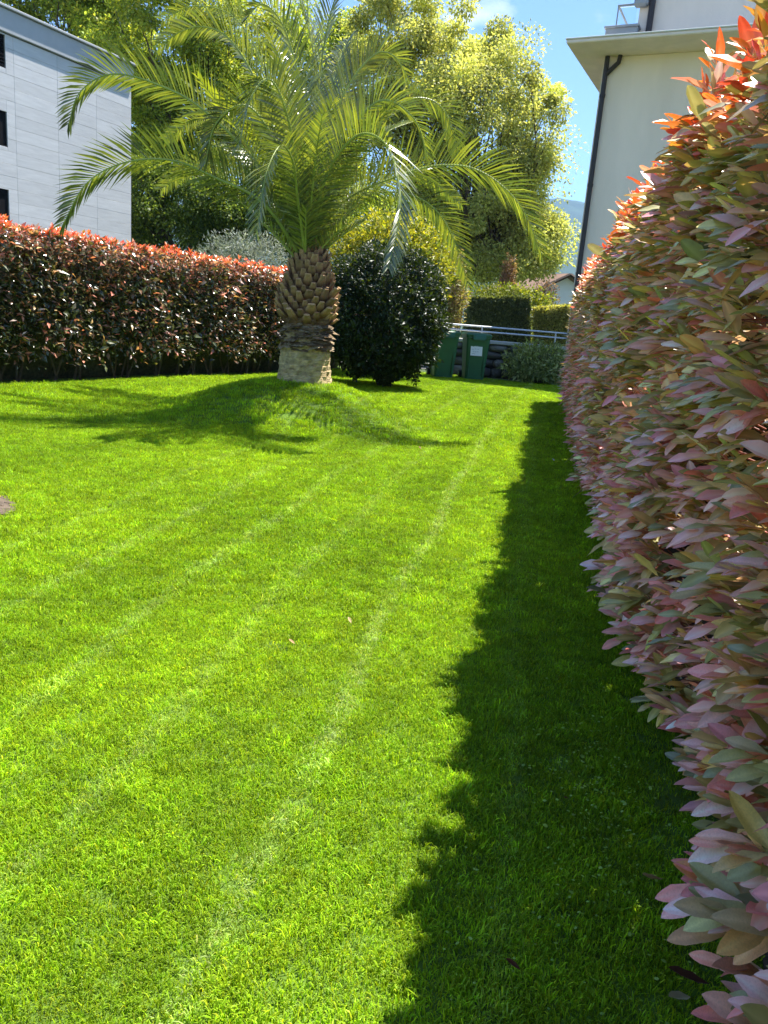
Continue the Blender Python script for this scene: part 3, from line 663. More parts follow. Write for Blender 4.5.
def wheelie(px, py, rz, label, sheet):
    g0 = atZ(px, py, 0); root = empty('wheelie_bin', (g0[0], g0[1], float(lawnz(g0[0], g0[1]))), rz); tag(root, label, 'bin', 'green wheelie bins by the wall')
    root.scale = (1.07, 1.07, 1.05)
    def prt(name, mb, mat, parent=None, smooth=False):
        o = mb.build(name, mat, None, smooth); o.parent = parent or root; return o
    # body: tapered box with rounded corners
    def rsec(w, d, z, r=.05, n=4):
        pts = []
        for (sx, sy, a0) in ((1, 1, 0), (-1, 1, 90), (-1, -1, 180), (1, -1, 270)):
            for k in range(n + 1):
                an = math.radians(a0 + 90 * k / n); pts.append((sx * (w / 2 - r) + r * math.cos(an), sy * (d / 2 - r) + r * math.sin(an), z))
        return np.array(pts)
    mb = MB(); secs = [(.44, .50, .03), (.47, .54, .35), (.52, .62, .80), (.545, .66, .97), (.585, .70, .975), (.585, .70, 1.02)]
    k = 20
    V = np.concatenate([rsec(*s) for s in secs]); F = [(i * k + j, i * k + (j + 1) % k, (i + 1) * k + (j + 1) % k, (i + 1) * k + j) for i in range(len(secs) - 1) for j in range(k)]
    mb.add(V, F); mb.f.append(np.array([list(range(k))[::-1]])); prt('body', mb, MAT['bin'])
    mb = MB(); secs = [(.60, .74, 1.022), (.61, .75, 1.05), (.56, .68, 1.085), (.40, .50, 1.10)]
    V = np.concatenate([rsec(*s) for s in secs]); F = [(i * k + j, i * k + (j + 1) % k, (i + 1) * k + (j + 1) % k, (i + 1) * k + j) for i in range(len(secs) - 1) for j in range(k)]
    mb.add(V, F); mb.f.append(np.array([list(range(k))[::-1]])); mb.f.append(np.array([[60 + j for j in range(20)]])); lid = prt('lid', mb, MAT['bin'])
    mb = MB(); addbox(mb, (0, -.385, 1.0), (.30, .05, .13), .02, None, (1, 1, 1), 2); prt('lid_grip', mb, MAT['binlid'], lid)
    mb = MB(); tube(mb, [(-.22, .36, 1.0), (-.22, .44, 1.03), (.22, .44, 1.03), (.22, .36, 1.0)], .018, 8); prt('handle', mb, MAT['bin'])
    for sx in (-1, 1):
        mb = MB(); tube(mb, [(sx * .22, .30, .1), (sx * .28, .30, .1)], .10, 18); o = prt('wheel', mb, MAT['rubber'])
        n0 = mb
        mb = MB(); tube(mb, [(sx * .27, .30, .1), (sx * .29, .30, .1)], .045, 12); prt('hub', mb, MAT['bin'], o)
        mb = MB(); addbox(mb, (sx * .17, -.275, .45), (.025, .05, .7), .008, None); prt('rib', mb, MAT['bin'])
    if sheet:
        mb = MB(); th2 = math.atan2(.06, .45)
        Rx = np.array([[1, 0, 0], [0, math.cos(th2), -math.sin(th2) * -1], [0, -math.sin(th2), math.cos(th2)]])
        addbox(mb, (-.03, -.318, .70), (.27, .006, .25), .0, Rx); sh = prt('paper_notice', mb, MAT['white'])
        for i, (a0, b0_, zz) in enumerate([(-.10, .04, .09), (-.11, .07, .03), (-.09, .06, -.03), (-.10, -.02, -.08)]):
            for s_ in range(3):
                mb = MB(); x0 = a0 + (b0_ - a0) * s_ / 3; addbox(mb, np.array([-.03, -.318, .70]) + Rx @ np.array([x0 + (b0_ - a0) / 7, -.005, zz + random.uniform(-.01, .01)]), ((b0_ - a0) / 4, .003, .012), 0, Rx); prt('faint_mark', mb, MAT['ink'], sh)
    return root
wheelie(472, 379, .10, 'green wheelie bin with white paper notice on its front', True)
wheelie(441, 377, .16, 'green wheelie bin half hidden by the dark rounded shrub', False)

# ================================================================== PALM
pz = float(lawnz(*PALM))
pb0 = np.array([PALM[0], PALM[1], pz])
palm = empty('palm_tree', pb0); tag(palm, 'young date palm with arching fronds standing on a grassy mound', 'palm tree')
# trunk lathe
prof = [(-.10, .34), (0.0, .335), (.03, .325), (.07, .322), (.075, .312), (.13, .314), (.135, .306), (.19, .308), (.195, .301), (.26, .303), (.265, .296), (.33, .298), (.36, .290), (.40, .305), (.44, .285), (.475, .30), (.51, .28), (.545, .298), (.58, .275), (.615, .29), (.66, .27), (.70, .29), (.80, .30), (.95, .30), (1.10, .27), (1.25, .23), (1.42, .18), (1.55, .12)]
mb = MB(); n = 48; V = []; cols = []
for (z, r) in prof:
    a = np.arange(n) * 2 * math.pi / n; amp = .012 if z < .38 else .02
    rr = r + amp * np.sin(a * 9 + z * 20) * np.sin(a * 4 + z * 33) + rng.normal(0, amp * .5, n)
    if z > .6: rr += .01 * np.sin(8 * a)
    V.append(np.stack([PALM[0] + rr * np.cos(a), PALM[1] + rr * np.sin(a), np.full(n, pz + z) + rng.normal(0, .008 if z > .35 else .002, n)], 1))
    base = np.array([1.55, 1.55, 1.35]) if z < .37 else (np.array([1.1, 1.05, 1.0]) if z < .66 else np.array([.55, .42, .36]))
    cols.append(np.tile(base, (n, 1)) * np.exp(rng.normal(0, .12, (n, 1))))
V = np.concatenate(V); F = [(i * n + j, i * n + (j + 1) % n, (i + 1) * n + (j + 1) % n, (i + 1) * n + j) for i in range(len(prof) - 1) for j in range(n)]
mb.add(V, F, np.concatenate(cols)); mb.build('trunk', MAT['trunk'], palm, False)
# ragged leaf-scar flakes of the middle band
mb = MB(); nf = 420
aa = rng.random(nf) * 6.283; zz = .37 + rng.random(nf) * .30; R0 = np.interp(zz, [p[0] for p in prof], [p[1] for p in prof])
od = np.stack([np.cos(aa), np.sin(aa), np.zeros(nf)], 1); tg = np.stack([-np.sin(aa), np.cos(aa), np.zeros(nf)], 1)
P = np.array([PALM[0], PALM[1], pz]) + od * (R0 - .015)[:, None] + np.stack([0 * zz, 0 * zz, zz], 1)
leaves(mb, P - tg * .04, nrm(tg + rng.normal(0, .12, (nf, 3))), nrm(od * .4 + [0, 0, 1.0]), .10 * np.exp(rng.normal(0, .3, nf)), pick([(1.3, 1.2, 1.1), (.5, .45, .4), (.9, .8, .7)], nf, None, .3), (np.array([(-.35, 0, .0), (.35, 0, .0), (.4, 1, .05), (-.3, 1, .0), (0, .5, .12)]), np.array([(0, 1, 4), (1, 2, 4), (2, 3, 4), (3, 0, 4)])))
tag(mb.build('leaf_scars', MAT['trunk'], palm), kind='stuff')
# cut frond stubs
smeshes = []
for k in range(6):
    m = MB(); r = np.random.default_rng(50 + k); tone = r.uniform(.75, 1.35)
    secs = [(.07, .02, 0), (.06, .024, .06), (.042, .02, .12), (.038, .018, .15)]; V = []; cc_ = []
    for (w_, t_, z) in secs:
        a = np.arange(8) * math.pi / 4; V.append(np.stack([w_ * np.cos(a), t_ * np.sin(a) + z * .12, np.full(8, z)], 1)); cc_.append(np.tile(np.array([.40, .25, .19]) * tone if z < .05 else (np.array([.85, .68, .55]) * tone if z < .11 else np.array([1.5, 1.35, 1.1]) * tone), (8, 1)))
    V = np.concatenate(V); m.add(V, [(i * 8 + j, i * 8 + (j + 1) % 8, (i + 1) * 8 + (j + 1) % 8, (i + 1) * 8 + j) for i in range(3) for j in range(8)], np.concatenate(cc_))
    m.add(V[-8:], [list(range(8))], np.array([2.1, 1.85, 1.4]) * tone); smeshes.append(m.mesh('frond_stub', MAT['stub'], False))
ga = 2.39996
for k in range(175):
    t = k / 174; z = .67 + t * .83; an = k * ga
    R0 = np.interp(z, [p[0] for p in prof], [p[1] for p in prof]) - .02
    tilt = math.radians(38 - 30 * t) * random.uniform(.7, 1.25)
    o = bpy.data.objects.new('frond_stub', smeshes[k % 6]); C.objects.link(o); o.parent = palm; o.matrix_parent_inverse = PINV(palm)
    outv = Vector((math.cos(an), math.sin(an), 0)); d = outv * math.sin(tilt) + Vector((0, 0, 1)) * math.cos(tilt)
    yv = (outv * math.cos(tilt) - Vector((0, 0, 1)) * math.sin(tilt)); xv = yv.cross(d)
    s = random.uniform(.7, 1.1) * (1.08 if t < .4 else .9); an += random.uniform(-.15, .15)
    m = Matrix((xv, yv, d)).transposed().to_4x4(); m.translation = Vector((PALM[0], PALM[1], pz + z)) + outv * R0
    o.matrix_basis = m @ Matrix.Diagonal((s * random.uniform(.8, 1.15), s, s * random.uniform(.8, 1.15), 1))
CR = np.array([PALM[0] - .06, PALM[1], pz + 1.42])      # crown heart

def frond(pts, Lmax=.42, roll=0.0, nper=98, tint=1.0, bend=0.0, young=0.0, droop=.12):
    c = bez(pts, 60); seg = np.linalg.norm(np.diff(c, axis=0), axis=1); s = np.concatenate([[0], np.cumsum(seg)]); tot = s[-1]
    mb = MB(); rad = np.interp(np.linspace(0, 1, 60), [0, .15, 1], [.026, .016, .003])
    t = nrm(np.gradient(c, axis=0))
    tube(mb, c, rad, 5, (1, 1, 1)); o = mb.build('frond', None)
    o.data.materials.append(MAT['rachis']); o.parent = palm; o.matrix_parent_inverse = PINV(palm)
    # leaflets
    u = np.linspace(.13, .995, nper); ss = u * tot
    pos = np.stack([np.interp(ss, s, c[:, i]) for i in range(3)], 1); tan = nrm(np.stack([np.interp(ss, s, t[:, i]) for i in range(3)], 1))
    upv = np.array([0, 0, 1.0]); side = np.cross(tan, upv); bad = np.linalg.norm(side, axis=1) < .25
    ref = nrm(np.array([c[-1] - c[0]]) * [1, 1, 0])[0]; alt = np.cross(np.tile(ref, (nper, 1)), upv)
    side = nrm(side + alt * .35)
    nn = nrm(np.cross(side, tan)); side, nn = side * math.cos(roll) + nn * math.sin(roll), nn * math.cos(roll) - side * math.sin(roll)
    M = MB()
    for sg in (-1, 1):
        Lf = Lmax * np.interp(u, [.12, .22, .45, .75, .93, 1], [.30, .75, 1.0, .85, .5, .32]) * (1 + rng.normal(0, .07, nper))
        fwd = np.interp(u, [.12, .5, 1], [.55, .75, 1.5])
        d0 = nrm(side * sg + tan * fwd[:, None] + nn * (np.where(np.arange(nper) % 3 == 0, .22, .42) + rng.normal(0, .06, nper))[:, None] + rng.normal(0, .03, (nper, 3)))
        d1 = nrm(d0 + np.array([0, 0, -droop]) * (1 + rng.random((nper, 1))))
        w0 = .0106 * (1 + rng.normal(0, .1, nper)); wv = nrm(np.cross(d0, nn) + nn * rng.normal(0, .28, (nper, 1)))
        p0 = pos; p1 = pos + d0 * (Lf * .5)[:, None]; p2 = p1 + d1 * (Lf * .5)[:, None]
        V = np.stack([p0 - wv * (w0 * .45)[:, None], p0 + wv * (w0 * .45)[:, None], p1 - wv * w0[:, None], p1 + wv * w0[:, None], p2], 1)
        V[:, 2] += nn * .004; 
        F = np.array([(0, 1, 3), (0, 3, 2), (2, 3, 4)])
        pal = [(0.128, 0.165, 0.045), (0.075, 0.105, 0.048), (0.210, 0.232, 0.053)] if young < .5 else [(0.24, 0.26, 0.03), (0.19, 0.22, 0.03)]
        col = pick(pal, nper, None, .15) * tint
        M.add(V.reshape(-1, 3), (F[None] + (np.arange(nper) * 5)[:, None, None]).reshape(-1, 3), np.repeat(col, 5, 0))
    l = M.build('leaflets', MAT['palm']); l.parent = o; tag(l, kind='stuff')
    return o
def pxf(keys, **kw):
    pts = [CR + [rng.normal(0, .04), rng.normal(0, .04), -.1]] + [atY(px, py, PALM[1] + dy) for (px, py, dy) in keys]
    return frond(pts, **kw)
# fronds read off the photograph: (pixel, pixel, depth offset from the trunk)
SPEC = [
    ([(270, 180, -.2), (207, 113, -.45), (159, 85, -.6), (112, 74, -.7), (80, 92, -.8), (68, 125, -.85)], .44, 0),
    ([(265, 205, -.4), (214, 177, -.7), (170, 160, -.9), (123, 163, -1.1), (86, 184, -1.2), (62, 226, -1.3)], .44, 0),
    ([(285, 175, .3), (262, 95, .5), (232, 42, .6), (205, 27, .7), (180, 32, .7), (158, 48, .7)], .40, 0),
    ([(290, 170, .6), (265, 70, 1.0), (235, 18, 1.2), (195, 6, 1.3), (162, 20, 1.4)], .38, 0),
    ([(303, 150, -.1), (300, 85, -.1), (284, 28, -.2), (264, 4, -.3), (248, 16, -.4)], .42, 0),
    ([(312, 140, .3), (314, 60, .4), (300, 0, .4), (282, -45, .2)], .40, 0),
    ([(314, 140, .1), (322, 60, .2), (333, 5, .1), (352, -40, 0)], .40, .4),
    ([(297, 165, -.7), (284, 105, -1.2), (268, 79, -1.5), (250, 100, -1.7), (238, 148, -1.8)], .34, 0),
    ([(298, 200, -.7), (293, 162, -1.2), (281, 146, -1.6), (266, 175, -1.9), (256, 236, -2.0)], .33, .3),
    ([(320, 160, .2), (347, 108, .4), (384, 42, .6), (412, 8, .8)], .34, 0),
    ([(316, 165, -.2), (345, 92, -.3), (374, 55, -.3), (394, 56, -.3), (406, 74, -.3)], .40, .2),
    ([(325, 185, .3), (351, 150, .6), (393, 108, .9), (424, 98, 1.1), (447, 115, 1.2), (460, 162, 1.3)], .42, 0),
    ([(340, 205, -.1), (398, 176, -.2), (445, 165, -.3), (484, 173, -.4), (520, 205, -.5), (542, 255, -.5)], .46, 0),
    ([(325, 180, -.6), (355, 137, -1.1), (384, 142, -1.5), (399, 185, -1.8), (398, 225, -1.9), (388, 268, -2.0)], .36, .2),
    ([(345, 205, .5), (395, 192, .9), (430, 205, 1.1), (452, 235, 1.2), (468, 285, 1.2)], .40, 0),
    ([(330, 205, 1.2), (370, 180, 1.9), (420, 175, 2.3), (462, 205, 2.6)], .38, 0),
    ([(285, 205, 1.0), (240, 170, 1.6), (195, 165, 2.0), (160, 190, 2.3)], .38, 0),
    ([(285, 190, .8), (240, 130, 1.4), (200, 118, 1.8), (165, 140, 2.0)], .38, 0),
    ([(330, 165, 1.1), (360, 100, 1.9), (395, 75, 2.4), (430, 95, 2.7)], .38, 0),
    ([(300, 150, 1.2), (285, 70, 2.0), (270, 40, 2.5), (250, 50, 2.8)], .38, 0),
    ([(322, 150, 1.2), (335, 75, 2.0), (350, 40, 2.5), (368, 48, 2.8)], .38, 0),
    ([(330, 170, -.5), (358, 120, -.7), (385, 100, -.8), (415, 120, -.9), (428, 158, -.9)], .36, .2),
    ([(290, 175, -.5), (262, 120, -.8), (240, 105, -.9), (215, 125, -1.0), (205, 165, -1.0)], .34, 0),
]
for k, (keys, Lm, yg) in enumerate(SPEC):
    hx = keys[-1][0] - 305; rl = max(-1, min(1, hx / 110.0)) * .75
    pxf(keys, Lmax=Lm * 1.12, tint=1.0 + .3 * yg, roll=rl)
# inner, younger fronds of the heart
for k in range(17):
    az = k * 2.39996 + .3; el = math.radians(84 - 44 * ((k + 1) / 17)); ln = random.uniform(1.5, 2.5); arch = random.uniform(.15, .45)
    d = np.array([math.cos(az) * math.cos(el), math.sin(az) * math.cos(el), math.sin(el)]); hz = np.array([math.cos(az), math.sin(az), 0])
    pts = [CR + [0, 0, -.05], CR + d * ln * .35, CR + d * ln * .7 + hz * arch * .12 * ln, CR + d * ln + hz * arch * .38 * ln - np.array([0, 0, arch * .35 * ln])]
    frond(pts, Lmax=random.uniform(.28, .36), nper=54, tint=random.uniform(.9, 1.3), young=1.0 if k % 4 == 0 else 0, droop=.12)
# short thorny basal spears
for k in range(16):
    az = k * 2.39996; el = math.radians(random.uniform(28, 60)); ln = random.uniform(.7, 1.2)
    d = np.array([math.cos(az) * math.cos(el), math.sin(az) * math.cos(el), math.sin(el)])
    frond([CR + [0, 0, -.12], CR + d * ln * .5, CR + d * ln + [0, 0, .05]], Lmax=.22, nper=34, tint=1.2, droop=.05)

# ================================================================== LEFT HEDGE
LLEN0, LLEN1 = -3.2, 10.4; LZ = 2.06; LT = 1.0
def LW(s, d, z):     # s along, d depth behind the face
    s = np.asarray(s, float); d = np.asarray(d, float); z = np.asarray(z, float)
    return np.stack([LB[0] + LD[0] * s - LN[0] * d, LB[1] + LD[1] * s - LN[1] * d, z], -1)
lh = empty('photinia_hedge', LW(0, .5, 0)); tag(lh, 'long red-topped photinia hedge in front of the panelled block on the left', 'hedge', 'photinia hedges')
ln3 = np.array([LN[0], LN[1], 0]); ld3 = np.array([LD[0], LD[1], 0])
mb = MB(); s_ = np.linspace(LLEN0, LLEN1, 60)
rows = [(.62, -.03), (.5, .35), (.30, .7), (.26, 1.2), (.30, 1.82), (.42, 1.95), (.8, 1.95), (.85, -.03)]
V = np.concatenate([LW(s_, d + .05 * np.sin(s_ * 5 + z * 4) , z + .03 * np.sin(s_ * 7)) for d, z in rows]); k = 60
mb.add(V, [(i * k + j, i * k + j + 1, (i + 1) * k + j + 1, (i + 1) * k + j) for i in range(len(rows) - 1) for j in range(k - 1)]); mb.build('blocking_core', MAT['core'], lh)  # opaque core added inside the hedge to block light and view through
for k in range(26):
    s = LLEN0 + (LLEN1 - LLEN0) * (k + random.uniform(.2, .8)) / 26; mb = MB()
    for j in range(random.choice((2, 3, 3, 4))):
        p0 = LW(s + random.uniform(-.06, .06), .36 + random.uniform(-.05, .1), -.03); p1 = LW(s + random.uniform(-.35, .35), .25 + random.uniform(-.05, .2), .75)
        tube(mb, bez([p0, (p0 + p1) / 2 + rng.normal(0, .03, 3), p1], 6), np.linspace(.02, .011, 6), 5)
    mb.build('stem', MAT['twig'], lh, True)
n = 30000; s = LLEN0 + (LLEN1 - LLEN0) * rng.random(n); z = .22 + (LZ - .22) * rng.random(n) ** .9
d = rng.random(n) ** 1.3 * .30 + .04 * np.sin(s * 3.1 + z * 2) + .03 * np.sin(s * 7.3 - z * 5)
thin = (z < .45) & (rng.random(n) > (z - .12) / .33 * (0.55 + .45 * np.sin(s * 5))); m = ~thin; s, z, d = s[m], z[m], d[m]; n = len(s)
P = LW(s, d, z); dirs = nrm(ln3 * .75 + rndunit(n) * .8 + [0, 0, .12]); nor = nrm(rndunit(n) * .6 + ln3 * .35 + [0, 0, .75])
clus = np.sin(s * 4.7 + 2 * np.sin(z * 3.1)) * np.sin(z * 6.3 + 1.5 * np.sin(s * 2.2)); redp = .10 + .22 * np.clip(clus, 0, 1) + .30 * (z > 1.8)
col = pick([(0.061, 0.081, 0.027), (0.108, 0.121, 0.041), (0.216, 0.121, 0.068), (0.041, 0.054, 0.024)], n, [4, 3, 2, 2], .25)
isr = rng.random(n) < redp; col[isr] = pick([(0.72, 0.32, 0.22), (0.62, 0.22, 0.15), (0.66, 0.45, 0.22), (.85, .62, .54)], isr.sum(), None, .25)
mb = MB(); leaves(mb, P, dirs, nor, .098 * np.exp(rng.normal(0, .25, n)), col, leaf_template(False, .3, .2, .40))
# top and young red shoots
n = 4200; s = LLEN0 + (LLEN1 - LLEN0) * rng.random(n); d = rng.random(n) * LT; P = LW(s, d, LZ - .1 + rng.random(n) * .08)
leaves(mb, P, nrm(rndunit(n) * .8 + [0, 0, .5]), nrm(rndunit(n) * .5 + [0, 0, .8]), .085, pick([(0.05, 0.06, 0.02), (0.10, 0.07, 0.03), (0.25, 0.07, 0.03)], n, None, .2), leaf_template(False, .3, .2, .4))
ns = 1250; s = LLEN0 + (LLEN1 - LLEN0) * rng.random(ns); d = rng.random(ns) ** 1.2 * LT * .9; h = .0 + rng.random(ns) ** 1.6 * (.10 + .06 * np.sin(s * 6.1) * np.sin(s * 2.7))
for j in range(7):
    an = j * 2.4 + rng.random(ns); P = LW(s, d, LZ - .06 + h + .01 * j * rng.random(ns)); tilt = rng.uniform(.35, 1.0, ns)
    dv = np.stack([np.cos(an) * np.sin(tilt), np.sin(an) * np.sin(tilt), np.cos(tilt)], 1)
    leaves(mb, P, dv, nrm(np.stack([-np.cos(an), -np.sin(an), np.full(ns, .6)], 1)), .075 * np.exp(rng.normal(0, .2, ns)), pick([(0.70, 0.14, 0.06), (0.78, 0.24, 0.10), (0.60, 0.10, 0.07), (0.66, 0.36, 0.12), (.25, .22, .06)], ns, [4, 3, 2, 1.6, 1], .2), leaf_template(False, .35, .15, .4))
lo = mb.build('foliage', MAT['farphot'], lh); tag(lo, kind='stuff')

# ================================================================== RIGHT HEDGE (close to the camera)
RL0, RL1, RZ, RT = -1.6, 13.7, 2.11, 1.0
hn3 = np.array([HN[0], HN[1], 0]); hd3 = np.array([HD[0], HD[1], 0])
def RW(s, d, z):
    s = np.asarray(s, float); d = np.asarray(d, float); z = np.asarray(z, float)
    return np.stack([HB[0] + HD[0] * s - HN[0] * d, HB[1] + HD[1] * s - HN[1] * d, z], -1)
rh = empty('photinia_hedge', RW(6, .5, 0)); tag(rh, 'tall photinia hedge with pink and orange leaves filling the right side', 'hedge', 'photinia hedges')
def rz_top(s): return RZ + .07 * np.sin(s * 1.3 + .6) + .04 * np.sin(s * 3.7)
mb = MB(); s_ = np.linspace(RL0, RL1 - .12, 90); rows = [(.48, .06), (.40, .4), (.33, 1.0), (.34, 1.75), (.46, 1.93), (.8, 1.93), (.9, .06)]
V = np.concatenate([RW(s_, d + .06 * np.sin(s_ * 6 + z * 5), z + (rz_top(s_) - RZ) * (z > 1.5) + .03 * np.sin(s_ * 9)) for d, z in rows]); k = 90
F = [(i * k + j, i * k + j + 1, (i + 1) * k + j + 1, (i + 1) * k + j) for i in range(len(rows) - 1) for j in range(k - 1)]
mb.add(V, F); mb.add(np.array([V[i * k + k - 1] for i in range(len(rows))]), [list(range(len(rows)))]); mb.build('blocking_core', MAT['core'], rh)  # solid filler added for light blocking and shadow, in place of inner foliage
for k in range(34):
    s = RL0 + (RL1 - RL0) * (k + random.uniform(.2, .8)) / 34; mb = MB()
    for j in range(3):
        p0 = RW(s + random.uniform(-.06, .06), .45 + random.uniform(-.05, .1), -.03); p1 = RW(s + random.uniform(-.3, .3), .28 + random.uniform(-.1, .1), .6 + random.uniform(0, .5))
        tube(mb, bez([p0, (p0 + p1) / 2 + rng.normal(0, .03, 3), p1], 7), np.linspace(.022, .01, 7), 6)
    mb.build('stem', MAT['twig'], rh, True)
# shoots with whorls of leaves
def shoots(ns, top=False, inner=False):
    # denser close to the camera is not needed: uniform over the face
    s = RL0 + (RL1 - RL0) * rng.random(ns)
    if top:
        d = rng.random(ns) ** 1.5 * RT * .95 + .02; z = rz_top(s) - .12 + rng.random(ns) ** 3 * .20 + .05 * np.sin(s * 11) * np.sin(s * 4.3); ax = nrm(rndunit(ns) * .45 + hn3 * .25 + [0, 0, 1.0])
    else:
        z = .11 + (RZ - .15) * rng.random(ns); d = .015 + .10 * rng.random(ns) + .04 * np.sin(s * 2.3 + z * 3) + .03 * np.sin(s * 5.1 - z * 2.2)
        d = d + np.clip(.35 - z, 0, 1) * .35 + np.clip(z - 1.8, 0, 1) * .35
        if inner: d = d + .1
        ax = nrm(hn3 * 1.0 + rndunit(ns) * .42 + np.stack([0 * z, 0 * z, .15 + .25 * (z / RZ)], 1))
    return s, d, z, ax
B = []; D = []; Nn = []; Ls = []; Cc = []; 
OL = [(0.46, 0.40, 0.13), (0.36, 0.34, 0.13), (0.58, 0.42, 0.13), (0.30, 0.31, 0.16), (0.52, 0.36, 0.17)]
PK = [(0.90, 0.40, 0.40), (0.92, 0.42, 0.33), (0.82, 0.44, 0.42), (0.90, 0.54, 0.52), (.93, .27, .24), (.90, .30, .32)]
BR = [(0.75, 0.42, 0.16), (0.62, 0.42, 0.16), (0.80, 0.40, 0.18)]
RD = [(0.85, 0.13, 0.03), (0.88, 0.23, 0.04), (0.80, 0.09, 0.05), (0.85, 0.38, 0.05)]
for top, ns, inner in ((False, 4900, False), (False, 1300, True), (True, 1300, False)):
    s, d, z, ax = shoots(ns, top, inner)
    # end face of the hedge
    q = np.cross(ax, [0, 0, 1.0]); q = nrm(q + 1e-4); r_ = np.cross(q, ax)
    # colour class of the whole shoot
    pink = rng.random(ns); shootred = (rng.random(ns) < .05) | (top & (rng.random(ns) < .85))
    for j in range(7 if not top else 8):
        an = j * 2.39996 + rng.random(ns) * 6.28 * (j == 0) + s * 9; spread = rng.uniform(.35, 1.0, ns) - .25 * (j > 4)
        dv = nrm(ax * np.cos(spread)[:, None] + (q * np.cos(an)[:, None] + r_ * np.sin(an)[:, None]) * np.sin(spread)[:, None])
        if not top: dv = nrm((dv + hn3 * .30) * [1, 1, .85] + np.array([0, 0, -.08]) + rndunit(ns) * .22)
        nv = nrm(ax * .45 + rndunit(ns) * .42 + np.array([0, -.12, .9]) - dv * .2)
        base = RW(s, d, z) + ax * (.012 * j) + rng.normal(0, .006, (ns, 3))
        L = (.100 if not top else .095) * np.exp(rng.normal(0, .27, ns)) * (1 - .06 * max(0, j - 4))
        L = np.where(s < 1.2, np.minimum(L, .105), L)
        low = np.clip(1.3 - z / 1.4, .1, 1)
        u = rng.random(ns)
        col = pick(OL, ns, [4, 4, 2.5, 2, 2.5], .28)
        pp = .20 + .48 * low * (1 - d * .3); mk = (u < pp) & (pink < .82); col[mk] = pick(PK, mk.sum(), None, .22)
        mk = (u > .86); col[mk] = pick(BR, mk.sum(), None, .2)
        mk = shootred & (rng.random(ns) < .85); col[mk] = pick(RD if top else PK, mk.sum(), None, .15)
        if not top:
            mk = (z > RZ - .18) & (rng.random(ns) < .6); col[mk] = pick(RD, mk.sum(), None, .15)
        B.append(base); D.append(dv); Nn.append(nv); Ls.append(L); Cc.append(col)
SHT = MB()
ss_, dd_, zz_, aa_ = shoots(2600); 
for i in range(2600):
    if ss_[i] > 6: continue
    p_ = RW(ss_[i], dd_[i], zz_[i]); tube(SHT, [p_ - aa_[i] * .10, p_ - aa_[i] * .02 + rng.normal(0, .006, 3), p_ + aa_[i] * .05], [.0028, .0024, .0014], 4, (1, 1, 1), False)
tag(SHT.build('shoot_twigs', MAT['redtwig'], rh, True), kind='stuff')
# leaves of the far end face
ns = 900; z = .2 + 1.95 * rng.random(ns); d = rng.random(ns) * RT; base = RW(np.full(ns, RL1) + rng.normal(0, .04, ns), d, z)
B.append(base); D.append(nrm(hd3 + rndunit(ns) * .7)); Nn.append(nrm(rndunit(ns) * .4 + [0, 0, 1.0])); Ls.append(np.full(ns, .11)); Cc.append(pick(OL, ns, None, .2))
B = np.concatenate(B); D = np.concatenate(D); Nn = np.concatenate(Nn); Ls = np.concatenate(Ls); Cc = np.concatenate(Cc)
m = (B[:, 2] > np.where(B[:, 1] < 1.75, .09 + .22 * (1.75 - B[:, 1]), .09)) & (np.linalg.norm(B - CAMP, axis=1) > .45); B, D, Nn, Ls, Cc = B[m], D[m], Nn[m], Ls[m], Cc[m]
mid = B + nrm(D) * (Ls * .5)[:, None]; pp, dep = proj(mid)
infr = (pp[:, 0] > 0) & (pp[:, 0] < 768) & (pp[:, 1] > 0) & (pp[:, 1] < 1024) & (dep > .3)
offs = hedgeR_off(mid[:, 0], mid[:, 1])
fac = np.abs(np.sum(nrm(Nn) * nrm(CAMP - mid), 1))
score = np.where(infr & (offs > -.12), Ls * (.4 + fac) / np.maximum(dep, .3), -1)
ind = np.argsort(-score)[:300]; sel = np.zeros(len(B), bool); sel[ind] = True
near = (dep < 6.5) & (dep > 0) & ~sel; far = ~near & ~sel
mb = MB()
hiT = [leaf_template(True, .35, .10, .34, .5), leaf_template(True, .2, .28, .38, -.4), leaf_template(True, .7, .02, .33, .1), leaf_template(True, .5, -.14, .34, -.7), leaf_template(True, .3, .22, .30, .9)]
ki = rng.integers(0, 5, len(B))
for k in range(5):
    mm = near & (ki == k)
    if mm.any(): leaves(mb, B[mm], D[mm], Nn[mm], Ls[mm], veined(Cc[mm], hiT[k]), hiT[k])
nearo = mb.build('foliage', MAT['photinia'], rh, True); tag(nearo, kind='stuff')
mb = MB(); leaves(mb, B[far], D[far], Nn[far], Ls[far], Cc[far], leaf_template(False, .3, .18, .38)); o = mb.build('foliage', MAT['photinia'], rh); tag(o, kind='stuff')
# the 300 largest leaves are parts of their own: meshes shared per colour class
lm = {}
for i in ind:
    c = Cc[i]; key = (int(ki[i]), *(int(round(math.log(max(v, .004)) * 3.0)) for v in c))
    if key not in lm:
        V, F = hiT[key[0]]; q_ = MB(); q_.add(V, F, veined(c[None], hiT[key[0]])[0]); lm[key] = q_.mesh('leaf', MAT['photinia'], True)
    o = bpy.data.objects.new('leaf', lm[key]); C.objects.link(o); o.parent = rh; o.matrix_parent_inverse = PINV(rh)
    y = Vector(D[i]).normalized(); x = y.cross(Vector(Nn[i])).normalized(); zv = x.cross(y)
    M_ = Matrix((x, y, zv)).transposed().to_4x4(); M_.translation = Vector(B[i]); o.matrix_basis = M_ @ Matrix.Scale(float(Ls[i]), 4)
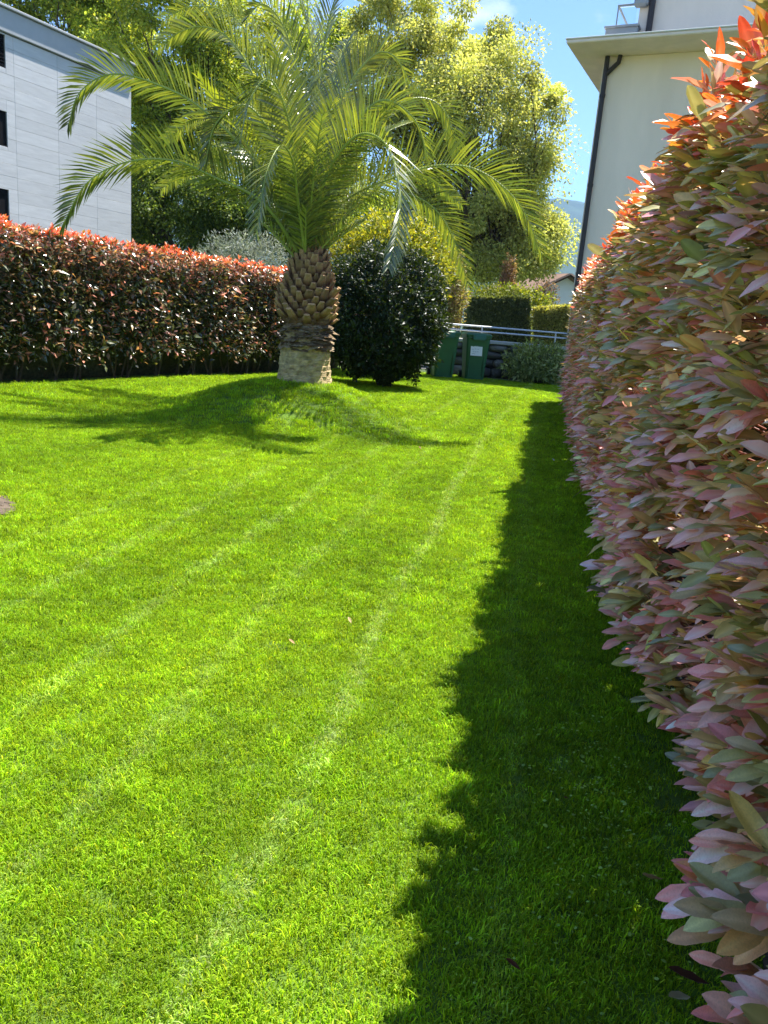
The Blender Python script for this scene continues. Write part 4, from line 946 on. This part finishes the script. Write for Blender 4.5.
# pale flower heads
for (px, py) in [(678, 686), (722, 662), (642, 322), (660, 590)]:
    q = onplane(px, py, RW(0, .12, 0), hn3); mb = MB()
    for j in range(26):
        p = q + rng.normal(0, .018, 3); r = rng.uniform(.0025, .0045); V, F = bbox((r * 2, r * 2, r * 2), r * .6); V = V + p; n0 = mb.n
        mb.v.append(V); mb.c.append(np.ones((len(V), 3))); mb.n += len(V); by = {}
        for f in F: by.setdefault(len(f), []).append(f)
        for fs in by.values(): mb.f.append(np.array(fs) + n0)
    tag(mb.build('flower_head', MAT['cleat'], rh), kind='stuff')

# ================================================================== GRASS
def grassmat():
    m, n = newmat('grass_blade'); N = n.nodes.new; o = N('ShaderNodeOutputMaterial')
    a = N('ShaderNodeAttribute'); a.attribute_type = 'INSTANCER'; a.attribute_name = 'tint'
    v = N('ShaderNodeVertexColor'); v.layer_name = 'Col'
    mu = N('ShaderNodeVectorMath'); mu.operation = 'MULTIPLY'; n.links.new(a.outputs['Color'], mu.inputs[0]); n.links.new(v.outputs['Color'], mu.inputs[1])
    p = N('ShaderNodeBsdfPrincipled'); p.inputs['Roughness'].default_value = .5; p.inputs['Specular IOR Level'].default_value = .22; n.links.new(mu.outputs[0], p.inputs['Base Color'])
    t = N('ShaderNodeBsdfTranslucent'); m2 = N('ShaderNodeVectorMath'); m2.operation = 'MULTIPLY'; m2.inputs[1].default_value = (1.5, 1.35, .5)
    n.links.new(mu.outputs[0], m2.inputs[0]); n.links.new(m2.outputs[0], t.inputs['Color'])
    x = N('ShaderNodeMixShader'); x.inputs[0].default_value = .42; n.links.new(p.outputs[0], x.inputs[1]); n.links.new(t.outputs[0], x.inputs[2]); n.links.new(x.outputs[0], o.inputs[0]); return m
GM = grassmat()
tufts = []
for k in range(8):
    mb = MB(); nb = 30
    for b in range(nb):
        an = random.random() * 6.283; rr = .052 * math.sqrt(random.random()); h = random.uniform(.014, .032); w = random.uniform(.0010, .0017)
        lean = random.uniform(.15, 1.0); la = random.random() * 6.283; L_ = np.array([math.cos(la), math.sin(la), 0]); sd = np.array([-L_[1], L_[0], 0])
        p0 = np.array([rr * math.cos(an), rr * math.sin(an), -.004]); p1 = p0 + np.array([0, 0, h * .5]) + L_ * lean * h * .18; p2 = p0 + np.array([0, 0, h * .85]) + L_ * lean * h * .55; p3 = p0 + np.array([0, 0, h * (1 - .25 * lean)]) + L_ * lean * h * 1.05
        V = np.array([p0 - sd * w, p0 + sd * w, p1 - sd * w * 1.1, p1 + sd * w * 1.1, p2 - sd * w * .8, p2 + sd * w * .8, p3])
        t_ = random.choice([.7, .85, 1, 1, 1.15, 1.3]); yl = random.random()
        c = np.array([1, 1, 1]) * t_ * (np.array([1.25, 1.05, .9]) if yl > .8 else 1) ; c = np.array([1.9, 1.35, 2.2]) if yl < .05 else c
        mb.add(V, [(0, 1, 3), (0, 3, 2), (2, 3, 5), (2, 5, 4), (4, 5, 6)], c)
    tufts.append(bpy.data.objects.new('grass_tuft', mb.mesh('grass_tuft', GM, False)))
tcol = bpy.data.collections.new('grass_tufts')
for t in tufts: tcol.objects.link(t)
def scatter(n, x0, x1, y0, y1):
    return np.stack([x0 + (x1 - x0) * rng.random(n), y0 + (y1 - y0) * rng.random(n)], 1)
pts = np.concatenate([scatter(46000, -3.2, 2.2, .3, 3.2), scatter(76000, -5.2, 2.8, 3.2, 8.0), scatter(90000, -9, 4.6, 8.0, 20.4)])
scl = np.concatenate([np.full(46000, .70), np.full(76000, .86), np.full(90000, 1.2)])
off = hedgeR_off(pts[:, 0], pts[:, 1]); lof = (pts[:, 0] - LB[0]) * LN[0] + (pts[:, 1] - LB[1]) * LN[1]
ok = (off > -.15 + .05 * np.sin(pts[:, 1] * 7)) | ((pts[:, 1] > 15.2))
ok |= (off > -.25) & (rng.random(len(pts)) < .25)
ok &= (lof > -.1) & (np.hypot(pts[:, 0] - SOILC[0], pts[:, 1] - SOILC[1]) > SOILR * 1.03)
ok &= np.hypot(pts[:, 0] - PALM[0], pts[:, 1] - PALM[1]) > .30
bare = (off < .04) & (off > -.3) & (pts[:, 1] < 2.6) & (rng.random(len(pts)) < .6); ok &= ~bare
pts = pts[ok]; scl = scl[ok]; n = len(pts); off = off[ok]
# mower wheel tracks: slightly curved lines along the hedge
tr = pts[:, 0] - (.165 * (pts[:, 1] - 2) + .0022 * (pts[:, 1] - 2) ** 2)
track = np.zeros(n)
for (o_, w_, s_) in [(-.15, .021, 1.1), (-.66, .019, .6), (-1.12, .020, .8), (-1.65, .020, .65), (-2.15, .020, .5), (.42, .018, .3)]:
    track = np.maximum(track, s_ * np.exp(-((tr - o_ + .02 * np.sin(pts[:, 1] * 2.3)) / w_) ** 2))
band = np.sin(tr * 2 * math.pi / 1.0 + .5)
lowf = .5 + .5 * np.sin(pts[:, 0] * 2.1 + np.sin(pts[:, 1] * 1.3) * 1.4) * np.sin(pts[:, 1] * 1.7 + .5)
mfr = .5 + .5 * np.sin(pts[:, 0] * 9 + 3 * np.sin(pts[:, 1] * 7)) * np.sin(pts[:, 1] * 8 + 2 * np.sin(pts[:, 0] * 5))
tint = np.array([0.200, 0.368, 0.011]) * np.exp(rng.normal(0, .28, (n, 1))) * (.80 + .24 * lowf + .26 * mfr + .05 * band)[:, None]
tint = tint * (1 + np.stack([.22 * rng.random(n) - .06 + .1 * lowf, np.zeros(n), np.zeros(n)], 1))
tint = tint + track[:, None] * (rng.random((n, 1)) < .75) * np.array([.18, .17, .16])  # paler tint: exposed stems, plus sheen of bent blades put into the colour
dirv = np.stack([np.full(n, .165), np.ones(n), np.zeros(n)], 1)
rx = -track * .45 + rng.normal(0, .18, n) + .14 * band; ryy = rng.normal(0, .18, n); rz = rng.random(n) * 6.283 * (1 - .0 * track)
scl = scl * np.exp(rng.normal(0, .14, n)) * (1 - .1 * track) * (.9 + .25 * mfr)
me = bpy.data.meshes.new('lawn_grass'); zz = lawnz(pts[:, 0], pts[:, 1])
me.vertices.add(n); me.vertices.foreach_set('co', np.column_stack([pts, zz]).astype(np.float32).ravel())
def pat(name, typ, data, key):
    a = me.attributes.new(name, typ, 'POINT'); a.data.foreach_set(key, np.ascontiguousarray(data).astype(np.float32).ravel())
pat('tint', 'FLOAT_VECTOR', tint, 'vector'); pat('rot', 'FLOAT_VECTOR', np.column_stack([rx, ryy, rz]), 'vector'); pat('sc', 'FLOAT', scl, 'value')
go = bpy.data.objects.new('lawn_grass', me); C.objects.link(go); tag(go, 'short mown green grass covering the lawn and mound', 'grass', kind='stuff')
ng = bpy.data.node_groups.new('grass_scatter', 'GeometryNodeTree')
ng.interface.new_socket('Geometry', in_out='INPUT', socket_type='NodeSocketGeometry'); ng.interface.new_socket('Geometry', in_out='OUTPUT', socket_type='NodeSocketGeometry')
GN = ng.nodes.new; gi = GN('NodeGroupInput'); gq = GN('NodeGroupOutput'); ip = GN('GeometryNodeInstanceOnPoints'); ci = GN('GeometryNodeCollectionInfo')
ci.inputs['Collection'].default_value = tcol; ci.inputs['Separate Children'].default_value = True; ci.inputs['Reset Children'].default_value = True
ar = GN('GeometryNodeInputNamedAttribute'); ar.data_type = 'FLOAT_VECTOR'; ar.inputs['Name'].default_value = 'rot'
as_ = GN('GeometryNodeInputNamedAttribute'); as_.data_type = 'FLOAT'; as_.inputs['Name'].default_value = 'sc'
e2r = GN('FunctionNodeEulerToRotation')
ng.links.new(gi.outputs[0], ip.inputs['Points']); ng.links.new(ci.outputs[0], ip.inputs['Instance']); ip.inputs['Pick Instance'].default_value = True
ng.links.new(ar.outputs[0], e2r.inputs[0]); ng.links.new(e2r.outputs[0], ip.inputs['Rotation']); ng.links.new(as_.outputs[0], ip.inputs['Scale']); ng.links.new(ip.outputs[0], gq.inputs[0])
md = go.modifiers.new('scatter', 'NODES'); md.node_group = ng

# ---- clover leaves in the shaded strip
mb = MB(); n = 420; cxy = np.array([atZ(600, 780, 0)[:2], atZ(590, 830, 0)[:2], atZ(620, 950, 0)[:2], atZ(480, 950, 0)[:2]]); k = rng.choice(4, n, p=[.4, .3, .2, .1])
p = cxy[k] + rng.normal(0, 1, (n, 2)) * [.10, .22]; P = np.column_stack([p, lawnz(p[:, 0], p[:, 1]) + .025 + rng.random(n) * .02])
leaves(mb, P, nrm(rndunit(n) * [1, 1, .2]), nrm(rndunit(n) * .3 + [0, 0, 1]), .0075 * np.exp(rng.normal(0, .25, n)), pick([(0.26, 0.42, 0.06), (0.34, 0.48, 0.10)], n, None, .15), (np.array([(0, 0, 0), (-.4, .5, .03), (.4, .5, .03), (-.25, 1, 0), (.25, 1, 0)]), np.array([(0, 2, 1), (1, 2, 4), (1, 4, 3)])))
tag(mb.build('clover', MAT['shrub']), 'tiny round clover leaves in the shaded grass beside the right hedge', 'clover', kind='stuff')

# ---- fallen leaves
for (px, py, L, an, col, lab) in [(350, 619, .035, .4, (.45, .33, .16), 'small tan fallen leaf on the sunny middle of the lawn'),
        (512, 968, .032, 1.2, (.10, .035, .02), 'small dark brown fallen leaf in the hedge shadow'), (566, 800, .028, 2.4, (.14, .05, .03), 'tiny reddish fallen leaf in the shade halfway along the hedge'),
        (652, 884, .085, 2.2, (.36, .22, .12), 'curled tan fallen leaf lying at the edge of the right hedge'), (678, 1004, .06, 2.0, (.42, .36, .22), 'pale fallen leaf on dark soil at the bottom right corner'),
        (686, 985, .10, 1.7, (.11, .045, .035), 'dark purple fallen leaf under the near end of right hedge'), (553, 461, .07, .1, (.5, .47, .4), 'pale fallen leaf in the far shaded strip'),
        (420, 447, .05, .5, (.22, .12, .05), 'small brown fallen leaf on the lawn right of the mound'), (292, 640, .03, 1, (.5, .3, .15), 'tiny orange fallen leaf left of the middle mower track')]:
    p = atZ(px, py, .035); p[2] = float(lawnz(p[0], p[1])) + .034
    V, F = leaf_template(True, .9, -.3, .26 if L > .08 else .36); V = V * L; q_ = MB(); q_.add(V - [0, L / 2, 0], F, col); o = q_.build('fallen_leaf', MAT['dryleaf'], None, True)
    o.location = p; o.rotation_euler = (random.uniform(-.2, .2), random.uniform(-.3, .3), an); tag(o, lab, 'fallen leaf', 'fallen leaves')

# ================================================================== AIR
mb = MB(); addbox(mb, (800, 2300, 540), (7400, 7400, 1100), 0); hz = mb.mesh('haze', None)
hm, hn_ = newmat('air_haze'); ho = hn_.nodes.new('ShaderNodeOutputMaterial'); hv = hn_.nodes.new('ShaderNodeVolumePrincipled')
hv.inputs['Color'].default_value = (0.34, 0.60, 1.0, 1); hv.inputs['Density'].default_value = 0.00008; hv.inputs['Anisotropy'].default_value = 0.2
hn_.links.new(hv.outputs[0], ho.inputs['Volume']); hz.materials.append(hm)
o = bpy.data.objects.new('haze', hz); C.objects.link(o); tag(o, kind='stuff')
